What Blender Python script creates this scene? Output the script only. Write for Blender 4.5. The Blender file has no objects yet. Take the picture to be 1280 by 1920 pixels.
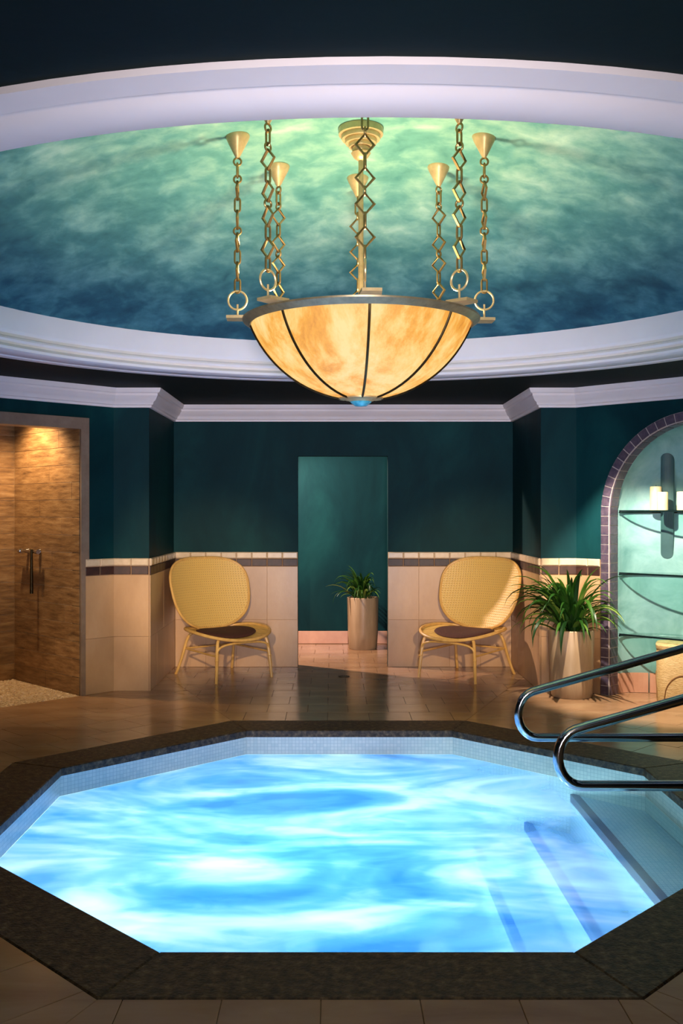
import bpy, math, random
from mathutils import Vector, Matrix
R = math.radians
sin, cos, pi = math.sin, math.cos, math.pi
random.seed(7)
scn = bpy.context.scene
col = scn.collection

# ------------------------------------------------------------------ camera, exposure
F_PX = 1850.0
cam_d = bpy.data.cameras.new('camera')
cam = bpy.data.objects.new('camera', cam_d); col.objects.link(cam)
cam.location = (0, 0, 1.5); cam.rotation_euler = (R(90), 0, 0)
cam_d.sensor_fit = 'VERTICAL'; cam_d.sensor_height = 36.0
cam_d.lens = 36.0 * F_PX / 1920.0
cam_d.shift_x = (640 - 623) / 1920.0
cam_d.shift_y = 0.0
cam_d.clip_start = 0.05
scn.camera = cam
vs = scn.view_settings
vs.view_transform = 'Standard'; vs.look = 'None'; vs.gamma = 1.0; vs.exposure = 0.0
try: vs.use_curve_mapping = False
except Exception: pass
w = bpy.data.worlds.new('world'); scn.world = w; w.use_nodes = True
w.node_tree.nodes['Background'].inputs[0].default_value = (0.02, 0.03, 0.035, 1)
w.node_tree.nodes['Background'].inputs[1].default_value = 0.3

# ------------------------------------------------------------------ lights
def point(name, loc, power, color, radius=0.05):
    d = bpy.data.lights.new(name, 'POINT'); d.energy = power; d.color = color; d.shadow_soft_size = radius
    o = bpy.data.objects.new(name, d); o.location = loc; col.objects.link(o); return o
def spot(name, loc, target, power, color, angle, blend=0.6, radius=0.05):
    d = bpy.data.lights.new(name, 'SPOT'); d.energy = power; d.color = color; d.shadow_soft_size = radius
    d.spot_size = R(angle); d.spot_blend = blend
    o = bpy.data.objects.new(name, d); o.location = loc
    o.rotation_euler = (Vector(target) - Vector(loc)).to_track_quat('-Z', 'Y').to_euler()
    col.objects.link(o); return o
def area(name, loc, target, power, color, sx, sy):
    d = bpy.data.lights.new(name, 'AREA'); d.energy = power; d.color = color; d.shape = 'RECTANGLE'; d.size = sx; d.size_y = sy
    o = bpy.data.objects.new(name, d); o.location = loc
    o.rotation_euler = (Vector(target) - Vector(loc)).to_track_quat('-Z', 'Y').to_euler()
    col.objects.link(o); return o

PCX, PCY = 0.117, 5.066       # pool centre
DCX, DCY = 0.12, 4.96         # dome centre
LCX, LCY = 0.143, 4.96        # pendant centre
WARM = (1.0, 0.72, 0.42)
# added fill lights out of view: behind the camera and under the near ceiling
spot('rear_fill', (0.1, -0.85, 1.35), (0.1, 8.0, 1.75), 1150, (1.0, 0.90, 1.0), 42, 0.9, 0.25)
spot('rear_low_fill', (0.1, -0.7, 0.30), (0.1, 5.2, 2.9), 420, (0.95, 0.90, 1.0), 64, 1.0, 0.25)  # added low fill, brightens the mouldings from below
spot('fill_left_seat', (-0.75, 1.3, 2.47), (-1.15, 9.1, 0.80), 1300, WARM, 15, 0.8, 0.05)  # added warm fills aimed at the two chairs
spot('fill_right_seat', (1.0, 1.3, 2.47), (1.38, 9.1, 0.80), 1300, WARM, 15, 0.8, 0.05)
spot('fill_right_plant', (1.5, 1.6, 2.47), (2.0, 8.1, 0.8), 500, WARM, 11, 0.8, 0.05)  # added warm fills for the plant and the left pier
spot('fill_left_pier', (-1.3, 1.6, 2.47), (-1.85, 8.2, 0.55), 500, WARM, 12, 0.8, 0.05)
area('fill_near', (0.1, 1.0, 2.49), (0.1, 1.0, 0), 14, (1.0, 0.86, 0.66), 1.4, 0.5)  # added warm fill over the near floor and coping
# floor in front of the niche
spot('downlight_niche', (1.75, 6.85, 2.49), (2.70, 7.9, 0.5), 520, (1.0, 0.86, 0.72), 60, 0.4, 0.02)
# shower
spot('downlight_shower', (-2.72, 8.22, 2.45), (-2.45, 8.6, 0.9), 120, (1.0, 0.70, 0.40), 110, 0.8, 0.04)
# corridor behind the doorway
spot('downlight_corridor', (-1.15, 10.25, 2.38), (0.1, 10.6, 0.9), 480, (1.0, 0.74, 0.62), 110, 0.5, 0.04)
# lamps in the pool, under water
for k, (x_, y_, p) in enumerate(((-0.75, 4.25, 9), (0.15, 3.95, 7.5), (-0.95, 5.3, 15), (-0.3, 4.85, 19), (0.4, 5.1, 10), (-0.2, 6.1, 12), (0.6, 4.2, 7), (0.62, 6.0, 10))):
    point('pool_lamp', (x_, y_, -0.80), p * 1.1, (0.56, 0.81, 1.0), 0.10)
for y_ in (4.6, 5.5):
    point('step_fill', (0.82, y_, -0.40), 4.5, (0.56, 0.81, 1.0), 0.06)  # added fill to brighten the step treads

# ------------------------------------------------------------------ node helpers
def new_mat(name):
    m = bpy.data.materials.new(name); m.use_nodes = True
    nt = m.node_tree; nt.nodes.clear()
    out = nt.nodes.new('ShaderNodeOutputMaterial')
    return m, nt, out
def N(nt, typ, **kw):
    n = nt.nodes.new(typ)
    for k, v in kw.items():
        if k in n.inputs.keys(): n.inputs[k].default_value = v
        else: setattr(n, k, v)
    return n
def L(nt, a, b): nt.links.new(a, b)
def ramp(nt, stops):
    r = nt.nodes.new('ShaderNodeValToRGB'); e = r.color_ramp.elements
    while len(e) > 1: e.remove(e[-1])
    e[0].position = stops[0][0]; e[0].color = (*stops[0][1], 1)
    for p, c in stops[1:]:
        q = e.new(p); q.color = (*c, 1)
    return r
def srgb(r, g, b):
    f = lambda c: (c / 12.92 if c <= 0.04045 else ((c + 0.055) / 1.055) ** 2.4)
    return (f(r / 255), f(g / 255), f(b / 255))
def noise_mat(name, stops, scale=4.0, detail=6.0, rough=0.5, bump=0.0, bump_scale=None, metallic=0.0,
              stretch=(1, 1, 1), distortion=0.0, spec=0.5, per_object=0.0, coat=0.0):
    m, nt, out = new_mat(name)
    b = N(nt, 'ShaderNodeBsdfPrincipled', Roughness=rough, Metallic=metallic)
    b.inputs['Specular IOR Level'].default_value = spec
    b.inputs['Coat Weight'].default_value = coat
    geo = N(nt, 'ShaderNodeNewGeometry')
    mp = N(nt, 'ShaderNodeMapping'); mp.inputs['Scale'].default_value = stretch
    L(nt, geo.outputs['Position'], mp.inputs['Vector'])
    vec = mp.outputs['Vector']
    nz = N(nt, 'ShaderNodeTexNoise', Scale=scale, Detail=detail, Distortion=distortion)
    nz.inputs['Roughness'].default_value = 0.62
    L(nt, vec, nz.inputs['Vector'])
    rp = ramp(nt, stops); L(nt, nz.outputs['Fac'], rp.inputs['Fac'])
    csock = rp.outputs['Color']
    if per_object > 0:
        oi = N(nt, 'ShaderNodeObjectInfo')
        mr = N(nt, 'ShaderNodeMapRange'); mr.inputs['To Min'].default_value = 1 - per_object; mr.inputs['To Max'].default_value = 1 + per_object
        L(nt, oi.outputs['Random'], mr.inputs['Value'])
        mx = N(nt, 'ShaderNodeHueSaturation'); L(nt, mr.outputs['Result'], mx.inputs['Value']); L(nt, csock, mx.inputs['Color'])
        csock = mx.outputs['Color']
    L(nt, csock, b.inputs['Base Color'])
    if bump > 0:
        n2 = N(nt, 'ShaderNodeTexNoise', Scale=bump_scale or scale * 3, Detail=4.0); L(nt, vec, n2.inputs['Vector'])
        bp = N(nt, 'ShaderNodeBump', Strength=bump, Distance=0.01); L(nt, n2.outputs['Fac'], bp.inputs['Height'])
        L(nt, bp.outputs['Normal'], b.inputs['Normal'])
    L(nt, b.outputs['BSDF'], out.inputs['Surface'])
    return m

M = {}
M['teal'] = noise_mat('teal_plaster', [(0.25, srgb(2, 37, 42)), (0.5, srgb(6, 50, 54)), (0.8, srgb(18, 72, 72))], 1.6, 8, 0.6, 0.08, 30, stretch=(1, 1, 0.45), distortion=0.6, spec=0.12)
M['ceil'] = noise_mat('dark_ceiling_plaster', [(0.3, srgb(5, 22, 24)), (0.7, srgb(10, 30, 30))], 1.6, 8, 0.7, 0.05, 30, spec=0.12)
M['trim'] = noise_mat('trim_paint', [(0.3, srgb(240, 230, 226)), (0.7, srgb(246, 236, 232))], 3, 3, 0.45)
M['wain'] = noise_mat('wainscot_stone', [(0.3, srgb(176, 138, 98)), (0.55, srgb(190, 152, 112)), (0.8, srgb(200, 166, 130))], 3.0, 7, 0.32, 0.05, 40, stretch=(1, 1, 0.5), per_object=0.07)
M['grout'] = noise_mat('grout', [(0.3, srgb(150, 116, 84)), (0.7, srgb(160, 126, 94))], 20, 3, 0.8)
M['cap'] = noise_mat('cap_tile_glaze', [(0.3, srgb(205, 180, 145)), (0.7, srgb(222, 198, 165))], 18, 4, 0.3, per_object=0.06)
M['band'] = noise_mat('dark_band_tile_glaze', [(0.3, srgb(42, 24, 20)), (0.7, srgb(68, 40, 33))], 18, 4, 0.5, per_object=0.15)
M['chain'] = noise_mat('chain_brass', [(0.3, srgb(136, 108, 62)), (0.7, srgb(166, 136, 84))], 24, 4, 0.34, metallic=0.8)
M['rim'] = noise_mat('rim_metal', [(0.3, srgb(120, 108, 78)), (0.7, srgb(150, 136, 100))], 24, 4, 0.38, metallic=0.5)
M['arch'] = noise_mat('arch_tile_glaze', [(0.3, srgb(66, 60, 78)), (0.55, srgb(88, 74, 86)), (0.8, srgb(104, 92, 108))], 30, 4, 0.28, 0.2, 50, per_object=0.18)
M['arch_grout'] = noise_mat('arch_grout', [(0.3, srgb(178, 164, 158)), (0.7, srgb(196, 180, 172))], 30, 3, 0.7)
M['floor'] = noise_mat('floor_stone', [(0.28, srgb(140, 104, 72)), (0.5, srgb(160, 122, 88)), (0.75, srgb(176, 140, 104))], 2.6, 8, 0.20, 0.03, 8, stretch=(0.5, 1.6, 1), distortion=0.5, per_object=0.06)
M['floor_grout'] = noise_mat('floor_grout', [(0.3, srgb(96, 72, 52)), (0.7, srgb(110, 84, 62))], 30, 3, 0.8)
M['terracotta'] = noise_mat('base_tile_stone', [(0.3, srgb(196, 142, 112)), (0.7, srgb(214, 164, 132))], 4, 6, 0.3, per_object=0.06)
M['coping'] = noise_mat('coping_stone', [(0.32, srgb(22, 15, 9)), (0.46, srgb(58, 43, 28)), (0.58, srgb(88, 68, 46)), (0.72, srgb(124, 102, 76))], 30, 12, 0.5, 0.5, 90, spec=0.3)
M['plank'] = noise_mat('shower_plank_tile', [(0.25, srgb(84, 58, 34)), (0.5, srgb(140, 104, 64)), (0.75, srgb(176, 140, 94))], 5, 10, 0.5, 0.25, 40, stretch=(1, 1, 6), per_object=0.12)
M['plank_grout'] = noise_mat('shower_grout', [(0.3, srgb(190, 160, 120)), (0.7, srgb(206, 178, 138))], 30, 3, 0.8)
M['frame'] = noise_mat('shower_frame_stone', [(0.3, srgb(126, 104, 86)), (0.7, srgb(148, 126, 106))], 9, 5, 0.4)
M['pebble'] = noise_mat('pebble', [(0.3, srgb(176, 142, 104)), (0.7, srgb(216, 186, 146))], 14, 3, 0.5)
M['rattan'] = noise_mat('rattan_pole', [(0.3, srgb(206, 158, 82)), (0.7, srgb(228, 184, 108))], 22, 4, 0.35, 0.05, 60, stretch=(1, 1, 0.3))
M['cushion'] = noise_mat('cushion_fabric', [(0.3, srgb(60, 30, 22)), (0.7, srgb(82, 44, 32))], 60, 4, 0.9, 0.3, 200)
M['pot'] = noise_mat('pot_ceramic', [(0.3, srgb(158, 130, 98)), (0.5, srgb(178, 150, 116)), (0.75, srgb(198, 174, 142))], 9, 5, 0.32, 0.04, 20, stretch=(1, 1, 0.12))
M['soil'] = noise_mat('soil', [(0.3, srgb(24, 18, 12)), (0.7, srgb(48, 36, 24))], 60, 4, 0.95, 0.6, 90)
M['steel'] = noise_mat('polished_steel', [(0.3, (0.42, 0.41, 0.40)), (0.7, (0.5, 0.49, 0.48))], 10, 2, 0.14, metallic=1.0)
M['brass'] = noise_mat('aged_brass', [(0.3, srgb(186, 158, 106)), (0.7, srgb(210, 182, 128))], 24, 4, 0.36, metallic=0.45)
M['bronze'] = noise_mat('dark_bronze', [(0.3, srgb(52, 42, 26)), (0.7, srgb(78, 64, 38))], 24, 4, 0.4, metallic=0.9)
M['basket'] = noise_mat('woven_basket', [(0.3, srgb(190, 150, 90)), (0.5, srgb(214, 178, 118)), (0.75, srgb(228, 198, 142))], 30, 5, 0.6, 0.6, 60, stretch=(1, 1, 4))
M['cord'] = noise_mat('dark_cord', [(0.3, srgb(112, 76, 34)), (0.7, srgb(136, 94, 46))], 40, 3, 0.7)
M['wax'] = noise_mat('candle_wax', [(0.3, srgb(236, 208, 150)), (0.7, srgb(246, 224, 176))], 8, 3, 0.5)
M['wick'] = noise_mat('wick', [(0.3, srgb(30, 26, 22)), (0.7, srgb(44, 38, 30))], 40, 2, 0.9)
M['niche'] = noise_mat('niche_plaster', [(0.28, srgb(96, 146, 140)), (0.5, srgb(132, 178, 172)), (0.75, srgb(164, 200, 194))], 3.0, 7, 0.45, 0.06, 30, distortion=0.5)
M['niche_shadow'] = noise_mat('niche_shadow_paint', [(0.3, srgb(52, 84, 84)), (0.7, srgb(66, 100, 98))], 6, 5, 0.5)  # shadow tone of the upright strip in the niche
M['edge'] = noise_mat('shelf_edge', [(0.3, srgb(8, 22, 22)), (0.7, srgb(14, 32, 32))], 20, 2, 0.25)
M['drain'] = noise_mat('drain_metal', [(0.3, srgb(40, 34, 28)), (0.7, srgb(60, 52, 44))], 40, 2, 0.4, metallic=0.7)
M['turq'] = noise_mat('turquoise_glass', [(0.3, srgb(40, 130, 150)), (0.7, srgb(90, 180, 190))], 30, 3, 0.15)
M['nosing'] = noise_mat('nosing_tile', [(0.3, srgb(8, 26, 58)), (0.7, srgb(14, 38, 76))], 30, 3, 0.3)

def dome_mat():
    m, nt, out = new_mat('dome_mural')
    b = N(nt, 'ShaderNodeBsdfPrincipled', Roughness=0.6)
    geo = N(nt, 'ShaderNodeNewGeometry')
    mp = N(nt, 'ShaderNodeMapping'); mp.inputs['Scale'].default_value = (1.0, 1.0, 1.6)
    L(nt, geo.outputs['Position'], mp.inputs['Vector'])
    n1 = N(nt, 'ShaderNodeTexNoise', Scale=2.0, Detail=12.0, Distortion=0.15); n1.inputs['Roughness'].default_value = 0.66
    L(nt, mp.outputs['Vector'], n1.inputs['Vector'])
    n2 = N(nt, 'ShaderNodeTexNoise', Scale=6.5, Detail=8.0, Distortion=0.5); L(nt, mp.outputs['Vector'], n2.inputs['Vector'])
    mx = N(nt, 'ShaderNodeMix', data_type='FLOAT'); mx.inputs[0].default_value = 0.38
    L(nt, n1.outputs['Fac'], mx.inputs[2]); L(nt, n2.outputs['Fac'], mx.inputs[3])
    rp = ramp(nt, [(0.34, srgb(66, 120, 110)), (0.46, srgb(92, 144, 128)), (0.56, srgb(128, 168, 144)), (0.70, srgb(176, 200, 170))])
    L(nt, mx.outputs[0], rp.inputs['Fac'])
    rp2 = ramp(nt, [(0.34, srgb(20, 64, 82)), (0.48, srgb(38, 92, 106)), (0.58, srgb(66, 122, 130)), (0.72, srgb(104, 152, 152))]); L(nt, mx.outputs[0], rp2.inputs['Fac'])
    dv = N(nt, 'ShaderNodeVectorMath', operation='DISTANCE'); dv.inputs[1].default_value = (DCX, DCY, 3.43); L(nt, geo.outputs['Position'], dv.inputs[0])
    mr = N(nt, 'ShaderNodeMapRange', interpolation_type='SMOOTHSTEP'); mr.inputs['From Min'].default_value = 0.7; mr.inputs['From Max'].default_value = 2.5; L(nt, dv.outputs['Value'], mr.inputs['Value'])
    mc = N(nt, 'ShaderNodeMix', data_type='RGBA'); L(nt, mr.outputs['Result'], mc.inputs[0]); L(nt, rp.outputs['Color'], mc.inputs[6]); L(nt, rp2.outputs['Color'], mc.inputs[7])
    L(nt, mc.outputs[2], b.inputs['Base Color']); b.inputs['Specular IOR Level'].default_value = 0.2
    L(nt, b.outputs['BSDF'], out.inputs['Surface']); return m
M['dome'] = dome_mat()

def bowl_mat():
    m, nt, out = new_mat('alabaster_glass_lit')
    geo = N(nt, 'ShaderNodeTexCoord')
    mp = N(nt, 'ShaderNodeMapping'); mp.inputs['Scale'].default_value = (1, 1, 0.35)
    L(nt, geo.outputs['Object'], mp.inputs['Vector'])
    n1 = N(nt, 'ShaderNodeTexNoise', Scale=5.0, Detail=10.0, Distortion=0.25); n1.inputs['Roughness'].default_value = 0.7
    L(nt, mp.outputs['Vector'], n1.inputs['Vector'])
    rp = ramp(nt, [(0.36, srgb(255, 220, 146)), (0.47, srgb(254, 200, 108)), (0.55, srgb(244, 168, 54)), (0.66, srgb(214, 126, 22))])
    L(nt, n1.outputs['Fac'], rp.inputs['Fac'])
    em = N(nt, 'ShaderNodeEmission', Strength=0.98); L(nt, rp.outputs['Color'], em.inputs['Color'])
    df = N(nt, 'ShaderNodeBsdfPrincipled', Roughness=0.6); df.inputs['Base Color'].default_value = (0.10, 0.07, 0.035, 1)
    ad = N(nt, 'ShaderNodeAddShader'); L(nt, em.outputs[0], ad.inputs[0]); L(nt, df.outputs[0], ad.inputs[1])
    L(nt, ad.outputs[0], out.inputs['Surface']); return m
M['bowl'] = bowl_mat()

def cane_mat():
    m, nt, out = new_mat('cane_weave')
    b = N(nt, 'ShaderNodeBsdfPrincipled', Roughness=0.45)
    tc = N(nt, 'ShaderNodeTexCoord')
    wv1 = N(nt, 'ShaderNodeTexWave', Scale=14.0, Distortion=0.6); wv1.bands_direction = 'X'; L(nt, tc.outputs['Object'], wv1.inputs['Vector'])
    wv2 = N(nt, 'ShaderNodeTexWave', Scale=14.0, Distortion=0.6); wv2.bands_direction = 'Z'; L(nt, tc.outputs['Object'], wv2.inputs['Vector'])
    mul = N(nt, 'ShaderNodeMath', operation='MULTIPLY'); L(nt, wv1.outputs['Fac'], mul.inputs[0]); L(nt, wv2.outputs['Fac'], mul.inputs[1])
    rp = ramp(nt, [(0.0, srgb(222, 182, 98)), (0.45, srgb(230, 194, 114)), (0.9, srgb(184, 140, 66))])
    L(nt, mul.outputs[0], rp.inputs['Fac']); L(nt, rp.outputs['Color'], b.inputs['Base Color'])
    bp = N(nt, 'ShaderNodeBump', Strength=0.4, Distance=0.004); bp.invert = True; L(nt, mul.outputs[0], bp.inputs['Height']); L(nt, bp.outputs['Normal'], b.inputs['Normal'])
    L(nt, b.outputs['BSDF'], out.inputs['Surface']); return m
M['cane'] = cane_mat()

def leaf_mat():
    m, nt, out = new_mat('leaf_green')
    b = N(nt, 'ShaderNodeBsdfPrincipled', Roughness=0.38)
    oi = N(nt, 'ShaderNodeObjectInfo')
    rp = ramp(nt, [(0.0, srgb(16, 46, 14)), (0.5, srgb(38, 80, 22)), (0.85, srgb(78, 122, 36)), (1.0, srgb(134, 156, 72))])
    L(nt, oi.outputs['Random'], rp.inputs['Fac']); L(nt, rp.outputs['Color'], b.inputs['Base Color'])
    tr = N(nt, 'ShaderNodeBsdfTranslucent'); L(nt, rp.outputs['Color'], tr.inputs['Color'])
    mx = N(nt, 'ShaderNodeMixShader'); mx.inputs[0].default_value = 0.25
    L(nt, b.outputs[0], mx.inputs[1]); L(nt, tr.outputs[0], mx.inputs[2]); L(nt, mx.outputs[0], out.inputs['Surface']); return m
M['leaf'] = leaf_mat()

def mosaic_mat(name, c1, c2, grout, size=0.024, rough=0.25):
    m, nt, out = new_mat(name)
    b = N(nt, 'ShaderNodeBsdfPrincipled', Roughness=rough)
    tc = N(nt, 'ShaderNodeTexCoord')
    br = N(nt, 'ShaderNodeTexBrick', Scale=1.0); br.offset = 0.0; br.squash = 1.0
    br.inputs['Color1'].default_value = (*c1, 1); br.inputs['Color2'].default_value = (*c2, 1); br.inputs['Mortar'].default_value = (*grout, 1)
    br.inputs['Brick Width'].default_value = size; br.inputs['Row Height'].default_value = size; br.inputs['Mortar Size'].default_value = size * 0.06
    L(nt, tc.outputs['UV'], br.inputs['Vector'])
    L(nt, br.outputs['Color'], b.inputs['Base Color'])
    bp = N(nt, 'ShaderNodeBump', Strength=0.3, Distance=0.002); bp.invert = True; L(nt, br.outputs['Fac'], bp.inputs['Height']); L(nt, bp.outputs['Normal'], b.inputs['Normal'])
    L(nt, b.outputs['BSDF'], out.inputs['Surface']); return m
M['mosaic'] = mosaic_mat('pool_mosaic', srgb(196, 206, 194), srgb(212, 216, 202), srgb(176, 188, 178))
M['basin'] = mosaic_mat('pool_basin_mosaic', srgb(196, 222, 232), srgb(210, 230, 236), srgb(170, 200, 214))

def glass_mat():
    m, nt, out = new_mat('shelf_glass')
    tr = N(nt, 'ShaderNodeBsdfTransparent'); tr.inputs['Color'].default_value = (0.80, 0.93, 0.90, 1)
    gl = N(nt, 'ShaderNodeBsdfGlossy', Roughness=0.03)
    lw = N(nt, 'ShaderNodeLayerWeight'); lw.inputs['Blend'].default_value = 0.5
    fr = N(nt, 'ShaderNodeMath', operation='POWER'); fr.inputs[1].default_value = 5.0; L(nt, lw.outputs['Facing'], fr.inputs[0])
    mx = N(nt, 'ShaderNodeMixShader'); L(nt, fr.outputs[0], mx.inputs[0]); L(nt, tr.outputs[0], mx.inputs[1]); L(nt, gl.outputs[0], mx.inputs[2])
    L(nt, mx.outputs[0], out.inputs['Surface']); return m
M['glass'] = glass_mat()

def water_mat():
    m, nt, out = new_mat('jetted_water')
    geo = N(nt, 'ShaderNodeNewGeometry')
    mp = N(nt, 'ShaderNodeMapping'); mp.inputs['Scale'].default_value = (0.55, 1.0, 1.0); mp.inputs['Rotation'].default_value = (0, 0, R(-12)); mp.inputs['Location'].default_value = (0.35, 0.2, 0)
    L(nt, geo.outputs['Position'], mp.inputs['Vector'])
    n1 = N(nt, 'ShaderNodeTexNoise', Scale=1.35, Detail=3.0, Distortion=1.5); n1.inputs['Roughness'].default_value = 0.5
    L(nt, mp.outputs['Vector'], n1.inputs['Vector'])
    n2 = N(nt, 'ShaderNodeTexNoise', Scale=6.0, Detail=5.0, Distortion=1.0); L(nt, mp.outputs['Vector'], n2.inputs['Vector'])
    mixn = N(nt, 'ShaderNodeMix', data_type='FLOAT'); mixn.inputs[0].default_value = 0.16
    L(nt, n1.outputs['Fac'], mixn.inputs[2]); L(nt, n2.outputs['Fac'], mixn.inputs[3])
    # churned white water is thickest over the jets on the left of the steps
    sep = N(nt, 'ShaderNodeSeparateXYZ'); L(nt, geo.outputs['Position'], sep.inputs[0])
    sx_ = N(nt, 'ShaderNodeMapRange'); sx_.inputs['From Min'].default_value = 0.0; sx_.inputs['From Max'].default_value = 2.0
    L(nt, sep.outputs['X'], sx_.inputs['Value'])
    side = ramp(nt, [(0.20, (1, 1, 1)), (0.44, (0.60, 0.60, 0.60)), (0.66, (0.42, 0.42, 0.42)), (0.71, (0.10, 0.10, 0.10))])
    L(nt, sx_.outputs['Result'], side.inputs['Fac'])
    foamcol = ramp(nt, [(0.34, srgb(40, 118, 186)), (0.43, srgb(84, 150, 224)), (0.50, srgb(136, 178, 242)), (0.57, srgb(196, 206, 255)), (0.68, srgb(244, 250, 255))])
    L(nt, mixn.outputs[0], foamcol.inputs['Fac'])
    tl = N(nt, 'ShaderNodeBsdfTranslucent'); L(nt, foamcol.outputs['Color'], tl.inputs['Color'])
    tp = N(nt, 'ShaderNodeBsdfTransparent'); tp.inputs['Color'].default_value = (0.60, 0.84, 0.94, 1)
    amt = N(nt, 'ShaderNodeMapRange'); amt.inputs['From Min'].default_value = 0.30; amt.inputs['From Max'].default_value = 0.55; amt.inputs['To Min'].default_value = 0.86; amt.inputs['To Max'].default_value = 0.98
    L(nt, mixn.outputs[0], amt.inputs['Value'])
    mul = N(nt, 'ShaderNodeMath', operation='MULTIPLY'); L(nt, amt.outputs['Result'], mul.inputs[0]); L(nt, side.outputs['Color'], mul.inputs[1])
    m1 = N(nt, 'ShaderNodeMixShader'); L(nt, mul.outputs[0], m1.inputs[0]); L(nt, tp.outputs[0], m1.inputs[1]); L(nt, tl.outputs[0], m1.inputs[2])
    bp = N(nt, 'ShaderNodeBump', Strength=0.10, Distance=0.03); L(nt, mixn.outputs[0], bp.inputs['Height'])
    gl = N(nt, 'ShaderNodeBsdfGlossy', Roughness=0.24); L(nt, bp.outputs['Normal'], gl.inputs['Normal'])
    fr = N(nt, 'ShaderNodeFresnel', IOR=1.33); L(nt, bp.outputs['Normal'], fr.inputs['Normal'])
    m2 = N(nt, 'ShaderNodeMixShader'); L(nt, fr.outputs[0], m2.inputs[0]); L(nt, m1.outputs[0], m2.inputs[1]); L(nt, gl.outputs[0], m2.inputs[2])
    L(nt, m2.outputs[0], out.inputs['Surface']); return m
M['water'] = water_mat()

# ------------------------------------------------------------------ geometry helpers
def tag(o, label=None, cat=None, group=None, kind=None):
    if label: o['label'] = label
    if cat: o['category'] = cat
    if group: o['group'] = group
    if kind: o['kind'] = kind
    return o
def empty(name, loc=(0, 0, 0), rz=0.0, kind=None):
    o = bpy.data.objects.new(name, None); o.location = loc; o.rotation_euler = (0, 0, rz); o.empty_display_size = 0.1
    col.objects.link(o)
    if kind: o['kind'] = kind
    return o
def link(name, me, parent=None, mat4=None):
    o = bpy.data.objects.new(name, me); col.objects.link(o)
    if parent is not None: o.parent = parent
    if mat4 is not None: o.matrix_local = mat4
    return o
class MB:
    def __init__(s): s.v = []; s.f = []; s.uv = None
    def add(s, vs, fs):
        n = len(s.v); s.v += [tuple(p) for p in vs]; s.f += [tuple(i + n for i in f) for f in fs]; return s
    def box(s, x0, x1, y0, y1, z0, z1):
        return s.add([(x0, y0, z0), (x1, y0, z0), (x1, y1, z0), (x0, y1, z0), (x0, y0, z1), (x1, y0, z1), (x1, y1, z1), (x0, y1, z1)],
                     [(0, 3, 2, 1), (4, 5, 6, 7), (0, 1, 5, 4), (1, 2, 6, 5), (2, 3, 7, 6), (3, 0, 4, 7)])
    def prism(s, poly, z0, z1, inset=0.0):
        """vertical prism of a ccw 2-D polygon, optionally with a chamfered top edge"""
        n = len(poly)
        if inset <= 0:
            return s.add([(x, y, z0) for x, y in poly] + [(x, y, z1) for x, y in poly],
                         [tuple(range(n))[::-1], tuple(range(n, 2 * n))] + [(i, (i + 1) % n, n + (i + 1) % n, n + i) for i in range(n)])
        ins = inset_poly(poly, inset)
        v = [(x, y, z0) for x, y in poly] + [(x, y, z1 - inset) for x, y in poly] + [(x, y, z1) for x, y in ins]
        f = [tuple(range(n))[::-1], tuple(range(2 * n, 3 * n))]
        for i in range(n):
            j = (i + 1) % n
            f += [(i, j, n + j, n + i), (n + i, n + j, 2 * n + j, 2 * n + i)]
        return s.add(v, f)
    def tube(s, pts, r, closed=False, n=8, caps=True, up=None):
        pts = [Vector(p) for p in pts]; m = len(pts)
        rr = r if hasattr(r, '__len__') else [r] * m
        rings = []; prev = None
        for i in range(m):
            if closed: t = pts[(i + 1) % m] - pts[i - 1]
            else: t = pts[min(i + 1, m - 1)] - pts[max(i - 1, 0)]
            t.normalize()
            if prev is None:
                a = Vector(up) if up is not None else (Vector((0, 0, 1)) if abs(t.z) < 0.9 else Vector((1, 0, 0)))
                u = (a - t * a.dot(t)).normalized()
            else:
                u = (prev - t * prev.dot(t))
                if u.length < 1e-6: u = t.orthogonal()
                u.normalize()
            prev = u; wv = t.cross(u)
            rings.append([tuple(pts[i] + (u * cos(2 * pi * k / n + pi / n) + wv * sin(2 * pi * k / n + pi / n)) * rr[i]) for k in range(n)])
        v = [p for ring in rings for p in ring]; f = []
        for i in range(m if closed else m - 1):
            j = (i + 1) % m
            for k in range(n):
                f.append((i * n + k, i * n + (k + 1) % n, j * n + (k + 1) % n, j * n + k))
        if not closed and caps:
            f.append(tuple(range(n))[::-1]); f.append(tuple((m - 1) * n + k for k in range(n)))
        return s.add(v, f)
    def lathe(s, prof, n=32, cx=0, cy=0, a0=0.0, a1=2 * pi, closed=False):
        full = abs(a1 - a0 - 2 * pi) < 1e-6
        cols = n if full else n + 1
        v = []; m = len(prof)
        for c in range(cols):
            a = a0 + (a1 - a0) * c / n
            v += [(cx + r * cos(a), cy + r * sin(a), z) for r, z in prof]
        f = []
        for c in range(n):
            d = (c + 1) % cols
            for k in range(m if closed else m - 1):
                k2 = (k + 1) % m
                f.append((c * m + k, d * m + k, d * m + k2, c * m + k2))
        return s.add(v, f)
    def mesh(s, name, mat, smooth=False):
        me = bpy.data.meshes.new(name); me.from_pydata(s.v, [], s.f); me.update()
        if mat: me.materials.append(M[mat] if isinstance(mat, str) else mat)
        if s.uv:
            ul = me.uv_layers.new(name='UVMap')
            for lp in me.loops: ul.data[lp.index].uv = s.uv[lp.vertex_index]
        if smooth:
            me.polygons.foreach_set('use_smooth', [True] * len(me.polygons))
            try: me.set_sharp_from_angle(angle=R(40))
            except Exception: pass
        return me
    def build(s, name, mat, parent=None, smooth=False, mat4=None):
        return link(name, s.mesh(name, mat, smooth), parent, mat4)

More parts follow.
